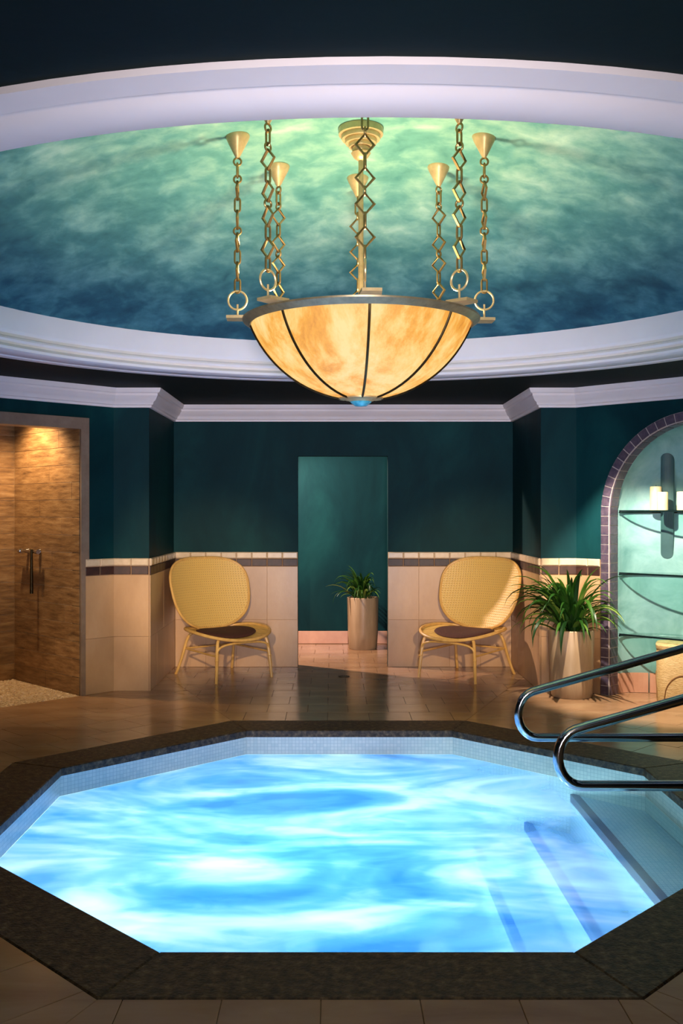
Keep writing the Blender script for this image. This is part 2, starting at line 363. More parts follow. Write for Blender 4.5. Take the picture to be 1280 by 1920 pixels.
def inset_poly(p, d):
    n = len(p); out = []
    for i in range(n):
        a, b, c = Vector(p[i - 1]), Vector(p[i]), Vector(p[(i + 1) % n])
        e1 = (b - a).normalized(); e2 = (c - b).normalized()
        n1 = Vector((-e1.y, e1.x)); n2 = Vector((-e2.y, e2.x))
        k = 1 + n1.dot(n2)
        q = b + (n1 + n2) * (d / max(k, 0.25))
        out.append((q.x, q.y))
    return out
def clip_half(poly, px, py, nx, ny):
    """keep the side where (p-P).n <= 0"""
    out = []; n = len(poly)
    for i in range(n):
        a, b = poly[i], poly[(i + 1) % n]
        da = (a[0] - px) * nx + (a[1] - py) * ny; db = (b[0] - px) * nx + (b[1] - py) * ny
        if da <= 1e-9: out.append(a)
        if (da < -1e-9 and db > 1e-9) or (da > 1e-9 and db < -1e-9):
            t = da / (da - db); out.append((a[0] + (b[0] - a[0]) * t, a[1] + (b[1] - a[1]) * t))
    res = []
    for q in out:
        if not res or (abs(q[0] - res[-1][0]) + abs(q[1] - res[-1][1])) > 1e-6: res.append(q)
    if len(res) > 1 and abs(res[0][0] - res[-1][0]) + abs(res[0][1] - res[-1][1]) < 1e-6: res.pop()
    return res
def area2(p): return 0.5 * sum(p[i][0] * p[(i + 1) % len(p)][1] - p[(i + 1) % len(p)][0] * p[i][1] for i in range(len(p)))

class Frame:
    """a wall: s along it, z up, d into the room (away from the wall body)"""
    def __init__(s, ox, oy, ex, ey, nx, ny):
        s.o = Vector((ox, oy, 0)); s.e = Vector((ex, ey, 0)); s.n = Vector((nx, ny, 0))
    def p(s, a, z, d=0.0): return s.o + s.e * a + s.n * d + Vector((0, 0, z))
    def box(s, mb, s0, s1, z0, z1, d0, d1):
        c = [s.p(a, z, d) for z in (z0, z1) for a, d in ((s0, d0), (s1, d0), (s1, d1), (s0, d1))]
        fs = [(0, 3, 2, 1), (4, 5, 6, 7), (0, 1, 5, 4), (1, 2, 6, 5), (2, 3, 7, 6), (3, 0, 4, 7)]
        if s.e.cross(s.n).z < 0: fs = [f[::-1] for f in fs]
        mb.add(c, fs)
    def mat4(s, a, z, d):
        e = s.e if s.e.cross(s.n).z > 0 else -s.e
        q = s.p(a, z, d)
        return Matrix(((e.x, s.n.x, 0, q.x), (e.y, s.n.y, 0, q.y), (0, 0, 1, q.z), (0, 0, 0, 1)))
_slabs = {}
def slab_mesh(w, t, h, mat, ch=0.002):
    key = (round(w, 4), round(t, 4), round(h, 4), mat)
    if key in _slabs: return _slabs[key]
    x, z = w / 2, h / 2; y0, y1 = -t / 2, t / 2; yc = y1 - ch
    v = [(-x, y0, -z), (x, y0, -z), (x, y0, z), (-x, y0, z), (-x, yc, -z), (x, yc, -z), (x, yc, z), (-x, yc, z),
         (-x + ch, y1, -z + ch), (x - ch, y1, -z + ch), (x - ch, y1, z - ch), (-x + ch, y1, z - ch)]
    f = [(0, 1, 2, 3), (11, 10, 9, 8)]
    for i in range(4):
        j = (i + 1) % 4
        f += [(i, i + 4, j + 4, j), (i + 4, i + 8, j + 8, j + 4)]
    mb = MB(); mb.add(v, f); me = mb.mesh('slab', mat)
    _slabs[key] = me; return me
def slab(name, fr, s0, s1, z0, z1, d0, d1, mat, parent, ch=0.002):
    me = slab_mesh(s1 - s0, d1 - d0, z1 - z0, mat, ch)
    return link(name, me, parent, fr.mat4((s0 + s1) / 2, (z0 + z1) / 2, (d0 + d1) / 2))

# ------------------------------------------------------------------ plan of the room
q = math.sqrt(0.5)
CEIL = 2.53
YB, YF = 9.57, 8.28                       # back wall, face of the piers
XL, XR = -1.538, 1.748                    # bay side walls
AL, AR = -1.836, 2.046                    # where the slanted walls start
WT = 0.12
F_L45 = Frame(AL, YF, -q, -q, q, -q)
F_R45 = Frame(AR, YF, q, -q, -q, -q)
F_B = Frame(XL, YB, 1, 0, 0, -1)
F_LR = Frame(XL, YF, 0, 1, 1, 0)
F_RR = Frame(XR, YF, 0, 1, -1, 0)
F_LP = Frame(AL, YF, 1, 0, 0, -1)
F_RP = Frame(XR, YF, 1, 0, 0, -1)
LEN45 = 3.2
XW_L, XW_R = AL - LEN45 * q, AR + LEN45 * q
YW = YF - LEN45 * q
Y_REAR = -1.0
DOOR0, DOOR1, DOORH = -0.336 - XL, 0.538 - XL, 2.043   # along the back wall
SH0, SH1, SHH = 0.317, 1.75, 2.185        # shower opening along the left slanted wall
NC, NZ, NRI, NRO = 1.032, 1.48, 0.73, 0.80  # arch: centre, spring, inner and outer radius

# ceiling with the round hole of the dome
DR = 2.60
mb = MB(); n = 96
inn = [(DCX + DR * cos(2 * pi * i / n), DCY + DR * sin(2 * pi * i / n)) for i in range(n)]
bx0, bx1, by0, by1 = -4.4, 4.6, -1.2, 11.6
def hit(a):
    c, s_ = cos(a), sin(a); t = []
    if c > 1e-9: t.append((bx1 - DCX) / c)
    if c < -1e-9: t.append((bx0 - DCX) / c)
    if s_ > 1e-9: t.append((by1 - DCY) / s_)
    if s_ < -1e-9: t.append((by0 - DCY) / s_)
    t = min(t); return (DCX + c * t, DCY + s_ * t)
angs = [2 * pi * i / n for i in range(n)]
out = [hit(a) for a in angs]
for (cx_, cy_) in ((bx0, by0), (bx1, by0), (bx0, by1), (bx1, by1)):   # snap nearest ray to each corner
    i = min(range(n), key=lambda k: (out[k][0] - cx_) ** 2 + (out[k][1] - cy_) ** 2); out[i] = (cx_, cy_)
v = [(x, y, CEIL) for x, y in inn] + [(x, y, CEIL) for x, y in out] + [(x, y, CEIL + 0.06) for x, y in inn] + [(x, y, CEIL + 0.06) for x, y in out]
f = []
for i in range(n):
    j = (i + 1) % n
    f += [(i, j, n + j, n + i), (2 * n + i, 3 * n + i, 3 * n + j, 2 * n + j), (i, 2 * n + i, 2 * n + j, j), (n + i, n + j, 3 * n + j, 3 * n + i)]
mb.add(v, f); tag(mb.build('ceiling', 'ceil'), kind='structure')
# dome
prof = [(DR * k / 20.0, 3.43 - 0.65 * (DR * k / 20.0 / 2.42) ** 2) for k in range(1, 21)]
prof = [(0.001, 3.43)] + prof + [(DR, 2.56)]
prof += [(r + 0.05, z + 0.05) for r, z in prof[::-1]]
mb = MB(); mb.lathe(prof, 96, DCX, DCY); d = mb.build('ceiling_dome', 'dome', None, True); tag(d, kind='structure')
# round moulding
prof = [(2.73, 2.531), (2.73, 2.512), (2.64, 2.508), (2.63, 2.516), (2.605, 2.516), (2.595, 2.508), (2.44, 2.508), (2.425, 2.514), (2.42, 2.53),
        (2.432, 2.545), (2.446, 2.552), (2.446, 2.566), (2.436, 2.572), (2.430, 2.58), (2.434, 2.592), (2.448, 2.60), (2.452, 2.618), (2.44, 2.632),
        (2.436, 2.64), (2.436, 2.775), (2.445, 2.785), (2.50, 2.785), (2.50, 2.60), (2.55, 2.531)]
mb = MB(); mb.lathe(prof, 128, DCX, DCY, closed=True); tag(mb.build('trim_1', 'trim', None, True), kind='structure')

# cornice: one mitred run per wall
CORN = [(0, 2.375), (0.022, 2.375), (0.026, 2.392), (0.040, 2.398), (0.046, 2.418), (0.066, 2.432), (0.082, 2.462), (0.088, 2.468), (0.088, 2.486),
        (0.104, 2.492), (0.116, 2.515), (0.118, 2.529), (0, 2.529)]
path = [(XW_L, Y_REAR), (XW_L, YW), (AL, YF), (XL, YF), (XL, YB), (XR, YB), (XR, YF), (AR, YF), (XW_R, YW), (XW_R, Y_REAR)]
def mitre(i, d):
    P = [Vector(p) for p in path]
    def nrm(a, b):
        t = (b - a).normalized(); return Vector((t.y, -t.x))
    if i == 0: m_ = nrm(P[0], P[1]); return P[0] + m_ * d
    if i == len(P) - 1: m_ = nrm(P[-2], P[-1]); return P[-1] + m_ * d
    n1, n2 = nrm(P[i - 1], P[i]), nrm(P[i], P[i + 1])
    return P[i] + (n1 + n2) * (d / (1 + n1.dot(n2)))
k_trim = 2
for i in range(len(path) - 1):
    mb = MB(); m = len(CORN); v = []
    for e in (i, i + 1):
        for dd, z in CORN:
            pnt = mitre(e, dd); v.append((pnt.x, pnt.y, z))
    f = [(k, (k + 1) % m, m + (k + 1) % m, m + k) for k in range(m)] + [tuple(range(m))[::-1], tuple(range(m, 2 * m))]
    mb.add(v, f); o = mb.build('trim_%d' % k_trim, 'trim', None, True); k_trim += 1
    tag(o, kind='structure')

# ------------------------------------------------------------------ walls
def struct(name, mb, mat, parent=None): return tag(mb.build(name, mat, parent), kind='structure')
mb = MB(); F_B.box(mb, -WT, DOOR0, 0, CEIL, -WT, 0); F_B.box(mb, DOOR1, XR - XL + WT, 0, CEIL, -WT, 0); F_B.box(mb, DOOR0, DOOR1, DOORH, CEIL, -WT, 0)
wall_back = struct('wall_back', mb, 'teal')
mb = MB(); F_LR.box(mb, 0, YB - YF, 0, CEIL, -WT, 0); wall_lr = struct('wall_bay_left', mb, 'teal')
mb = MB(); F_RR.box(mb, 0, YB - YF, 0, CEIL, -WT, 0); wall_rr = struct('wall_bay_right', mb, 'teal')
mb = MB(); F_LP.box(mb, 0, XL - AL - WT, 0, CEIL, -WT, 0); wall_lp = struct('wall_pier_left', mb, 'teal')
mb = MB(); F_RP.box(mb, WT, AR - XR, 0, CEIL, -WT, 0); wall_rp = struct('wall_pier_right', mb, 'teal')
mb = MB(); F_L45.box(mb, 0, SH0, 0, CEIL, -WT, 0); F_L45.box(mb, SH1, LEN45, 0, CEIL, -WT, 0); F_L45.box(mb, SH0, SH1, SHH, CEIL, -WT, 0)
wall_l = struct('wall_left', mb, 'teal')
# right slanted wall with the arched opening
mb = MB(); F_R45.box(mb, 0, NC - NRI, 0, CEIL, -WT, 0); F_R45.box(mb, NC + NRI, LEN45, 0, CEIL, -WT, 0)
na = 32
for i in range(na):
    a0, a1 = pi - pi * i / na, pi - pi * (i + 1) / na
    s0, z0, s1, z1 = NC + NRI * cos(a0), NZ + NRI * sin(a0), NC + NRI * cos(a1), NZ + NRI * sin(a1)
    c = [F_R45.p(s, z, dd) for dd in (0, -WT) for s, z in ((s0, z0), (s1, z1), (s1, CEIL), (s0, CEIL))]
    mb.add(c, [(0, 3, 2, 1), (4, 5, 6, 7), (0, 1, 5, 4), (3, 7, 6, 2)])
wall_r = struct('wall_right', mb, 'teal')
mb = MB(); mb.box(XW_L - WT, XW_L, Y_REAR, YW, 0, CEIL); struct('wall_side_left', mb, 'teal')
mb = MB(); mb.box(XW_R, XW_R + WT, Y_REAR, YW, 0, CEIL); struct('wall_side_right', mb, 'teal')
mb = MB(); mb.box(XW_L - WT, XW_R + WT, Y_REAR - WT, Y_REAR, 0, CEIL); struct('wall_rear', mb, 'teal')
# corridor behind the doorway
CX0, CX1, CYB = -2.3, 0.95, 11.23
mb = MB(); mb.box(CX0, CX1, CYB, CYB + WT, 0, CEIL); wall_cb = struct('wall_corridor_back', mb, 'teal')
mb = MB(); mb.box(CX1, CX1 + WT, YB + WT, CYB + WT, 0, CEIL); struct('wall_corridor_right', mb, 'teal')
mb = MB(); mb.box(CX0 - WT, CX0, YB + WT, CYB + WT, 0, CEIL); struct('wall_corridor_left', mb, 'teal')
mb = MB(); mb.box(CX0 - WT, XL - WT, YB, YB + WT, 0, CEIL); struct('wall_corridor_front', mb, 'teal')

# wainscot of large stone tiles, dark band and pale cap, each tile a piece of its wall
WZ = [0.0, 0.457, 0.972]
def wainscot(fr, s0, s1, wall, grid0=None, tile=0.305):
    d0, d1 = 0.0, 0.014
    mb = MB(); fr.box(mb, s0, s1, 0.0, 1.108, -0.001, 0.007)
    struct_bed = mb.build('tile_bed', 'grout', wall)
    g = 0.0007
    def cuts(step, off=0.0):
        n_ = max(1, round((s1 - s0) / step)); return [s0 + (s1 - s0) * i / n_ for i in range(n_ + 1)]
    for zi in range(len(WZ) - 1):
        cs = cuts(tile)
        for a, b in zip(cs, cs[1:]):
            slab('wall_tile', fr, a + g, b - g, WZ[zi] + g, WZ[zi + 1] - g, 0.0071, d1 + random.uniform(-0.0005, 0.0005), 'wain', wall, 0.001)
    cs = cuts(0.148)
    for a, b in zip(cs, cs[1:]):
        slab('band_tile', fr, a + 0.004, b - 0.004, 0.978, 1.046, 0.0071, 0.017, 'band', wall, 0.003)
        slab('cap_tile', fr, a + 0.0015, b - 0.0015, 1.051, 1.112, 0.0071, 0.026, 'cap', wall, 0.008)
wainscot(F_B, 0.016, DOOR0, wall_back)
wainscot(F_B, DOOR1, XR - XL - 0.016, wall_back)
wainscot(F_LR, -0.014, YB - YF, wall_lr)
wainscot(F_RR, -0.014, YB - YF, wall_rr)
wainscot(F_LP, 0.0, XL - AL, wall_lp)
wainscot(F_RP, 0.0, AR - XR, wall_rp)
wainscot(F_L45, 0.0, 0.275, wall_l)
wainscot(F_R45, 0.0, NC - NRO - 0.004, wall_r)
wainscot(F_R45, NC + NRO + 0.004, LEN45, wall_r)
wainscot(F_L45, SH1 + 0.08, LEN45, wall_l)
# corridor base tiles
F_CB = Frame(CX0, CYB, 1, 0, 0, -1)
base_c = empty('baseboard_corridor', kind='structure')
x = 0.0
while x < CX1 - CX0 - 0.01:
    x1 = min(x + 0.62, CX1 - CX0)
    slab('base_tile', F_CB, x + 0.002, x1 - 0.002, 0.004, 0.146, 0.0005, 0.014, 'terracotta', base_c); x = x1

# shower frame
mb = MB(); F_L45.box(mb, 0.243, SH0, 1.112, SHH + 0.085, 0.0005, 0.02); F_L45.box(mb, 0.276, SH0, 0.0, 1.112, 0.0005, 0.02)
F_L45.box(mb, SH0, SH1, SHH - 0.008, SHH - 0.0003, -WT - 0.02, 0.02); F_L45.box(mb, SH0, SH1, SHH, SHH + 0.085, 0.0005, 0.02); F_L45.box(mb, SH1, SH1 + 0.074, 0, SHH + 0.085, 0.0005, 0.02)
struct('trim_%d' % k_trim, mb, 'frame'); k_trim += 1
# shower interior
SD = 1.0
F_SB = Frame(*(F_L45.p(SH0, 0, -WT - SD).xy), -q, -q, q, -q)     # far wall
F_SR = Frame(*(F_L45.p(SH0, 0, -WT).xy), -q, q, -q, -q)           # right wall, s runs away from the room
mb = MB(); F_SR.box(mb, 0, SD, 0, CEIL, -0.03, 0); wall_sr = struct('wall_shower_right', mb, 'plank_grout')
mb = MB(); F_SB.box(mb, -0.03, SH1 - SH0 + 0.03, 0, CEIL, -0.03, 0); wall_sb = struct('wall_shower_back', mb, 'plank_grout')
F_SL = Frame(*(F_L45.p(SH1, 0, -WT).xy), -q, q, q, q)
mb = MB(); F_SL.box(mb, 0, SD, 0, CEIL, -0.03, 0); wall_sl = struct('wall_shower_left', mb, 'plank')
def planks(fr, s0, s1, wall, start):
    z = 0.0; row = 0
    while z < 2.5:
        z1 = min(z + 0.1455, 2.52); cutp = s0 + ((start + row * 0.37) % 0.9)
        if z1 > SHH + 0.02: s0 = max(s0, 0.0)
        cs = [s0] + [c for c in (cutp - 0.9, cutp, cutp + 0.9) if s0 + 0.1 < c < s1 - 0.1] + [s1]
        for a, b in zip(cs, cs[1:]):
            slab('plank_tile', fr, a + 0.0015, b - 0.0015, z + 0.0018, z1 - 0.0018, 0.0005, 0.004 + random.uniform(0, 0.0012), 'plank', wall, 0.0008)
        z = z1; row += 1
planks(F_SR, -WT + 0.002, SD - 0.011, wall_sr, 0.55)
planks(F_SB, 0.0, SH1 - SH0, wall_sb, 0.2)

# ------------------------------------------------------------------ floor
def octagon(ap):
    r = ap / cos(pi / 8); return [(PCX + r * cos(R(-112.5 + 45 * k)), PCY + r * sin(R(-112.5 + 45 * k))) for k in range(8)]   # side 0 faces the camera
AP_IN = (6.768 - 3.364) / 2
SCX = 1.075                                # the basin is a little wider than deep
AP_OUT = AP_IN + 0.325
OI, OO = octagon(AP_IN), octagon(AP_OUT)
OP = octagon(AP_IN + 0.012)                # basin wall, just behind the coping lip
ftop = 0.0
# bed under the tiles
mb = MB(); outer = [hitp for hitp in [(bx0, by0), (bx1, by0), (bx1, by1), (bx0, by1)]]
OC = octagon(AP_IN + 0.05)
seg = []
angs8 = [math.atan2(y - PCY, x - PCX) for x, y in OC]
def hit2(a):
    c, s_ = cos(a), sin(a); t = []
    if c > 1e-9: t.append((bx1 - PCX) / c)
    if c < -1e-9: t.append((bx0 - PCX) / c)
    if s_ > 1e-9: t.append((by1 - PCY) / s_)
    if s_ < -1e-9: t.append((by0 - PCY) / s_)
    t = min(t); return (PCX + c * t, PCY + s_ * t)
corner_ang = [math.atan2(y - PCY, x - PCX) for x, y in outer]
allang = sorted(set([a % (2 * pi) for a in angs8 + corner_ang]))
def oc_at(a):
    ap = AP_IN + 0.05; k = round((a + pi / 2) / (pi / 4)); c = -pi / 2 + k * pi / 4
    r = ap / cos(a - c); return (PCX + r * cos(a), PCY + r * sin(a))
ia = [oc_at(a) for a in allang]; oa = [hit2(a) for a in allang]; n = len(allang)
v = [(x, y, -0.007) for x, y in ia] + [(x, y, -0.007) for x, y in oa] + [(x, y, -0.06) for x, y in ia] + [(x, y, -0.06) for x, y in oa]
f = []
for i in range(n):
    j = (i + 1) % n
    f += [(i, n + i, n + j, j), (2 * n + i, 2 * n + j, 3 * n + j, 3 * n + i), (i, j, 2 * n + j, 2 * n + i), (n + i, 3 * n + i, 3 * n + j, n + j)]
mb.add(v, f); floor = struct('floor', mb, 'floor_grout')

def room_clip(poly, piece):
    for h in piece:
        poly = clip_half(poly, *h)
        if len(poly) < 3: return []
    return poly
G = 0.0024
main_piece = [(0, YF, 0, 1), (AL, YF, -q, q), (AR, YF, q, q), (XW_L, 0, -1, 0), (XW_R, 0, 1, 0), (0, Y_REAR, 0, -1)]
bay_piece = [(0, YF, 0, -1), (0, YB, 0, 1), (XL, 0, -1, 0), (XR, 0, 1, 0)]
door_piece = [(0, YB, 0, -1), (0, YB + WT, 0, 1), (DOOR0 + XL, 0, -1, 0), (DOOR1 + XL, 0, 1, 0)]
corr_piece = [(0, YB + WT, 0, -1), (0, CYB - 0.001, 0, 1), (CX0, 0, -1, 0), (CX1, 0, 1, 0)]
np0, np1 = F_R45.p(NC - NRI, 0, 0), F_R45.p(NC + NRI, 0, 0)
niche_piece = [(AR, YF, -q, -q), (*F_R45.p(0, 0, -0.60).xy, q, q), (np0.x, np0.y, -q, q), (np1.x, np1.y, q, -q)]
pieces = [main_piece, bay_piece, door_piece, corr_piece, niche_piece]
TS = 0.305
tiles = []
for k in range(8):
    c = R(-90 + 45 * k); nx, ny = cos(c), sin(c); tx, ty = -ny, nx
    a_l, a_r = c - pi / 8, c + pi / 8
    for row in range(0, 22):
        r0, r1 = AP_OUT + row * TS + 0.002, AP_OUT + (row + 1) * TS
        half = r1 * math.tan(pi / 8); off = 0.5 if row % 2 else 0.0
        i0 = int(half / TS) + 2
        for i in range(-i0, i0 + 1):
            u0, u1 = (i + off - 0.5) * TS, (i + off + 0.5) * TS
            poly = [(PCX + nx * r + tx * u, PCY + ny * r + ty * u) for r, u in ((r0, u0), (r1, u0), (r1, u1), (r0, u1))]
            if area2(poly) < 0: poly = poly[::-1]
            poly = clip_half(poly, PCX, PCY, sin(a_l), -cos(a_l))
            if len(poly) > 2: poly = clip_half(poly, PCX, PCY, -sin(a_r), cos(a_r))
            if len(poly) < 3: continue
            for pc in pieces:
                pp = room_clip(poly, pc)
                if len(pp) < 3 or area2(pp) < 0.0015: continue
                tiles.append(pp)
def seen(pp):
    x = sum(p[0] for p in pp) / len(pp); y = sum(p[1] for p in pp) / len(pp)
    if y < 2.6: return 0
    u = 623 + 1850 * x / y; vv = 960 + 2775 / y
    if u < -90 or u > 1370 or vv > 1990: return 0
    if y > YB + WT and not (-0.5 < x < 0.75): return 0
    return area2(pp) / y ** 3
tiles.sort(key=seen, reverse=True)
rest = MB()
for i, pp in enumerate(tiles):
    pin = inset_poly(pp, G / 2) if area2(pp) > 0.003 else pp
    if i < 300 and seen(pp) > 0:
        cx_ = sum(p[0] for p in pin) / len(pin); cy_ = sum(p[1] for p in pin) / len(pin)
        mb = MB(); mb.prism([(x - cx_, y - cy_) for x, y in pin], -0.0065, random.uniform(-0.0006, 0.0), 0.0012)
        o = mb.build('floor_tile', 'floor', floor); o.location = (cx_, cy_, 0)
    else:
        rest.prism(pin, -0.0065, -0.0004)
o = rest.build('floor_tile_field', 'floor', floor); o['kind'] = 'stuff'

# pebbles in the shower
pebs = MB(); random.seed(3)
ico = [(1, 0, 0.0), (0.5, 0.87, 0.0), (-0.5, 0.87, 0.0), (-1, 0, 0.0), (-0.5, -0.87, 0.0), (0.5, -0.87, 0.0), (0.5, 0.3, 0.8), (-0.3, 0.5, 0.85), (-0.3, -0.45, 0.8)]
icf = [(0, 1, 6), (1, 2, 7, 6), (2, 3, 7), (3, 4, 8, 7), (4, 5, 8), (5, 0, 6, 8), (6, 7, 8)]
a = 0.012
while a < SH1 - SH0:
    b = 0.0
    while b < SD + WT - 0.03:
        rr = random.uniform(0.013, 0.019); an = random.uniform(0, 6.28)
        ctr = F_L45.p(SH0 + a + random.uniform(-.004, .004) + 0.012, 0, -b - 0.018 + random.uniform(-.004, .004))
        pebs.add([(ctr.x + rr * (x * cos(an) - y * sin(an)), ctr.y + rr * (x * sin(an) * 0.8 + y * cos(an) * 0.8), -0.004 + z * 0.011) for x, y, z in ico], icf)
        b += 0.034
    a += 0.034
o = pebs.build('pebbles', 'pebble', floor, True); o['kind'] = 'stuff'
mb = MB(); pp = [F_L45.p(s, 0, dd).xy for s, dd in ((SH0, -0.002), (SH0, -WT - SD), (SH1, -WT - SD), (SH1, -0.002))]
if area2([tuple(p) for p in pp]) < 0: pp = pp[::-1]
mb.prism([tuple(p) for p in pp], -0.0068, -0.002); mb.build('pebble_bed', 'plank_grout', floor)

# ------------------------------------------------------------------ niche
niche = empty('wall_niche', kind='structure')
ND0, NDE = 0.13, 0.47
mb = MB(); rows = []
nc_, nr_ = 32, 14
def npt(ph, z):
    return NC - NRI * cos(ph), ND0 + (NDE - ND0) * sin(ph) ** 0.9, z
for zi in range(7):
    z = NZ * zi / 6.0
    rows.append([F_R45.p(NC - NRI * cos(pi * c / nc_), z, -(ND0 + (NDE - ND0) * sin(pi * c / nc_))) for c in range(nc_ + 1)])
for ri in range(1, nr_ + 1):
    th = pi / 2 * ri / nr_
    rows.append([F_R45.p(NC - NRI * cos(th) * cos(pi * c / nc_), NZ + NRI * sin(th), -(ND0 + (NDE - ND0) * cos(th) * sin(pi * c / nc_))) for c in range(nc_ + 1)])
v = [p for r_ in rows for p in r_]; w_ = nc_ + 1
f = [(i * w_ + c, i * w_ + c + 1, (i + 1) * w_ + c + 1, (i + 1) * w_ + c) for i in range(len(rows) - 1) for c in range(nc_)]
mb.add(v, f); o = mb.build('niche_shell', 'niche', niche, True)
sol = o.modifiers.new('thickness', 'SOLIDIFY'); sol.thickness = 0.03; sol.offset = -1
# upright shadow with rounded ends, built as a dark strip on the niche back
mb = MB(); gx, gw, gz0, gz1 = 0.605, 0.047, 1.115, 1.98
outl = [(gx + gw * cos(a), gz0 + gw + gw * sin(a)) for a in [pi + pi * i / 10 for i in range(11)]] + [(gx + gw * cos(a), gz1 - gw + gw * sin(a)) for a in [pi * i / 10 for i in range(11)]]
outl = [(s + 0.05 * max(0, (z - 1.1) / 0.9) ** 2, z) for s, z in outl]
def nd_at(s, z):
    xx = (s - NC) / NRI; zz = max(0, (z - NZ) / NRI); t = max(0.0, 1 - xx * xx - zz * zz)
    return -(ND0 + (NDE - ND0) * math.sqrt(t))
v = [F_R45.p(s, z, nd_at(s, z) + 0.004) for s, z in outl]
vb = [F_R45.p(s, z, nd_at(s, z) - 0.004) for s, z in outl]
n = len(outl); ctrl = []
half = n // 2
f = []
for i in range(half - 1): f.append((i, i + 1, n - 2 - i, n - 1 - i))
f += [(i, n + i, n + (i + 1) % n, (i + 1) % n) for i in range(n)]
mb.add(v + vb, f); mb.build('shadow_strip', 'niche_shadow', niche)
# base tiles round the inside
cs = [0, 0.22, 0.36, 0.5, 0.64, 0.78, 1.0]
for a, b in zip(cs, cs[1:]):
    mb = MB(); m = 8; v = []
    for i in range(m + 1):
        ph = pi * (a + 0.004 + (b - a - 0.008) * i / m)
        for dd in (0.002, 0.014):
            for z in (0.002, 0.165):
                v.append(F_R45.p(NC - (NRI - dd) * cos(ph), z, -(ND0 + (NDE - ND0 - dd) * sin(ph))))
    f = []
    for i in range(m):
        A, B = 4 * i, 4 * i + 4
        f += [(A + 2, B + 2, B + 3, A + 3), (A + 1, A + 3, B + 3, B + 1), (A, B, B + 2, A + 2), (A, A + 1, B + 1, B)]
    f += [(0, 2, 3, 1), (4 * m, 4 * m + 1, 4 * m + 3, 4 * m + 2)]
    mb.add(v, f); mb.build('base_tile', 'terracotta', niche)
# arch of small dark tiles: a row on the face, a row on the reveal, on a bed of pale grout
arch = empty('trim_%d' % k_trim, kind='structure'); k_trim += 1
def arch_path(t):       # length along the arch -> (s, z, outward dir in s,z)
    L1 = NZ; L2 = pi * NRI
    if t < L1: return NC - NRI, t, -1.0, 0.0
    if t < L1 + L2:
        a = pi - (t - L1) / NRI; return NC + NRI * cos(a), NZ + NRI * sin(a), cos(a), sin(a)
    return NC + NRI, NZ - (t - L1 - L2), 1.0, 0.0
tot = 2 * NZ + pi * NRI; nt_ = 68
mb = MB(); m = 140; v = []
for i in range(m + 1):
    s, z, ox, oz = arch_path(min(tot - 1e-6, tot * i / m)); z = max(z, 0.0)
    for rad, dd in ((0.0, -ND0), (-0.006, -ND0), (-0.006, 0.006), (NRO - NRI, 0.006), (NRO - NRI, 0.0)):
        v.append(F_R45.p(s + ox * rad, z + oz * rad, dd))
f = [(5 * i + k, 5 * i + k + 1, 5 * i + 5 + k + 1, 5 * i + 5 + k) for i in range(m) for k in range(4)]
mb.add(v, f); mb.build('arch_bed', 'arch_grout', arch)
def arch_tile(t0, t1, face):
    v = []
    for t in (t0, t1):
        s, z, ox, oz = arch_path(t)
        if face: cr = ((0.001, 0.006), (NRO - NRI - 0.003, 0.006), (NRO - NRI - 0.003, 0.012), (0.003, 0.012), (0.001, 0.010))
        else: cr = ((-0.006, -0.003), (-0.010, -0.003), (-0.012, -0.006), (-0.012, -0.118), (-0.006, -0.118))
        v += [F_R45.p(s + ox * r_, z + oz * r_, dd) for r_, dd in cr]
    f = [(k, (k + 1) % 5, 5 + (k + 1) % 5, 5 + k) for k in range(5)] + [(4, 3, 2, 1, 0), (5, 6, 7, 8, 9)]
    mb = MB(); mb.add(v, f); return mb.build('arch_tile', 'arch', arch)
for i in range(nt_):
    t0, t1 = tot * i / nt_ + 0.004, tot * (i + 1) / nt_ - 0.004
    arch_tile(t0, t1, True); arch_tile(t0, t1, False)

# glass shelves
for z, lab in ((1.508, 'top glass shelf in the arched niche, carrying pale candles'), (0.995, 'middle glass shelf in the arched niche, empty'), (0.49, 'lowest glass shelf in the arched niche, just above the woven basket')):
    root = empty('glass_shelf', tuple(F_R45.p(NC, z, -0.15)))
    tag(root, lab, 'shelf', 'glass shelves in the niche')
    inv = Matrix.Translation(-Vector(root.location))
    m = 30; K = NRI - 0.016
    arc = [F_R45.p(NC - K * cos(pi * (0.0 + i / m)), 0, -(0.14 + (NDE - ND0 - 0.026) * sin(pi * i / m))) for i in range(m + 1)]
    ctr = root.location
    P = [(p.x - ctr.x, p.y - ctr.y) for p in arc]
    if area2(P) < 0: P = P[::-1]
    mb = MB(); mb.prism(P, -0.006, 0.006); mb.build('pane', 'glass', root)
    mb = MB()
    e0, e1 = Vector((*P[0], 0)), Vector((*P[-1], 0))
    nn = F_R45.n * 0.004
    mb.add([e0 + Vector((0, 0, -0.007)), e1 + Vector((0, 0, -0.007)), e1 + Vector((0, 0, 0.007)), e0 + Vector((0, 0, 0.007)),
            e0 + nn + Vector((0, 0, -0.007)), e1 + nn + Vector((0, 0, -0.007)), e1 + nn + Vector((0, 0, 0.007)), e0 + nn + Vector((0, 0, 0.007))],
           [(0, 1, 2, 3), (7, 6, 5, 4), (0, 4, 5, 1), (3, 2, 6, 7), (0, 3, 7, 4), (1, 5, 6, 2)])
    mb.build('front_edge', 'edge', root)
    for sd in (0, -1):
        pz = Vector((*P[sd], 0)); to = Vector((*P[1 if sd == 0 else -2], 0)); c2 = Vector((*P[6 if sd == 0 else -7], 0))
        mb = MB(); pl = [Vector((*P[i if sd == 0 else -1 - i], -0.013)) for i in range(0, 12)]
        mb.tube(pl, 0.007, n=6); mb.build('bracket', 'edge', root)

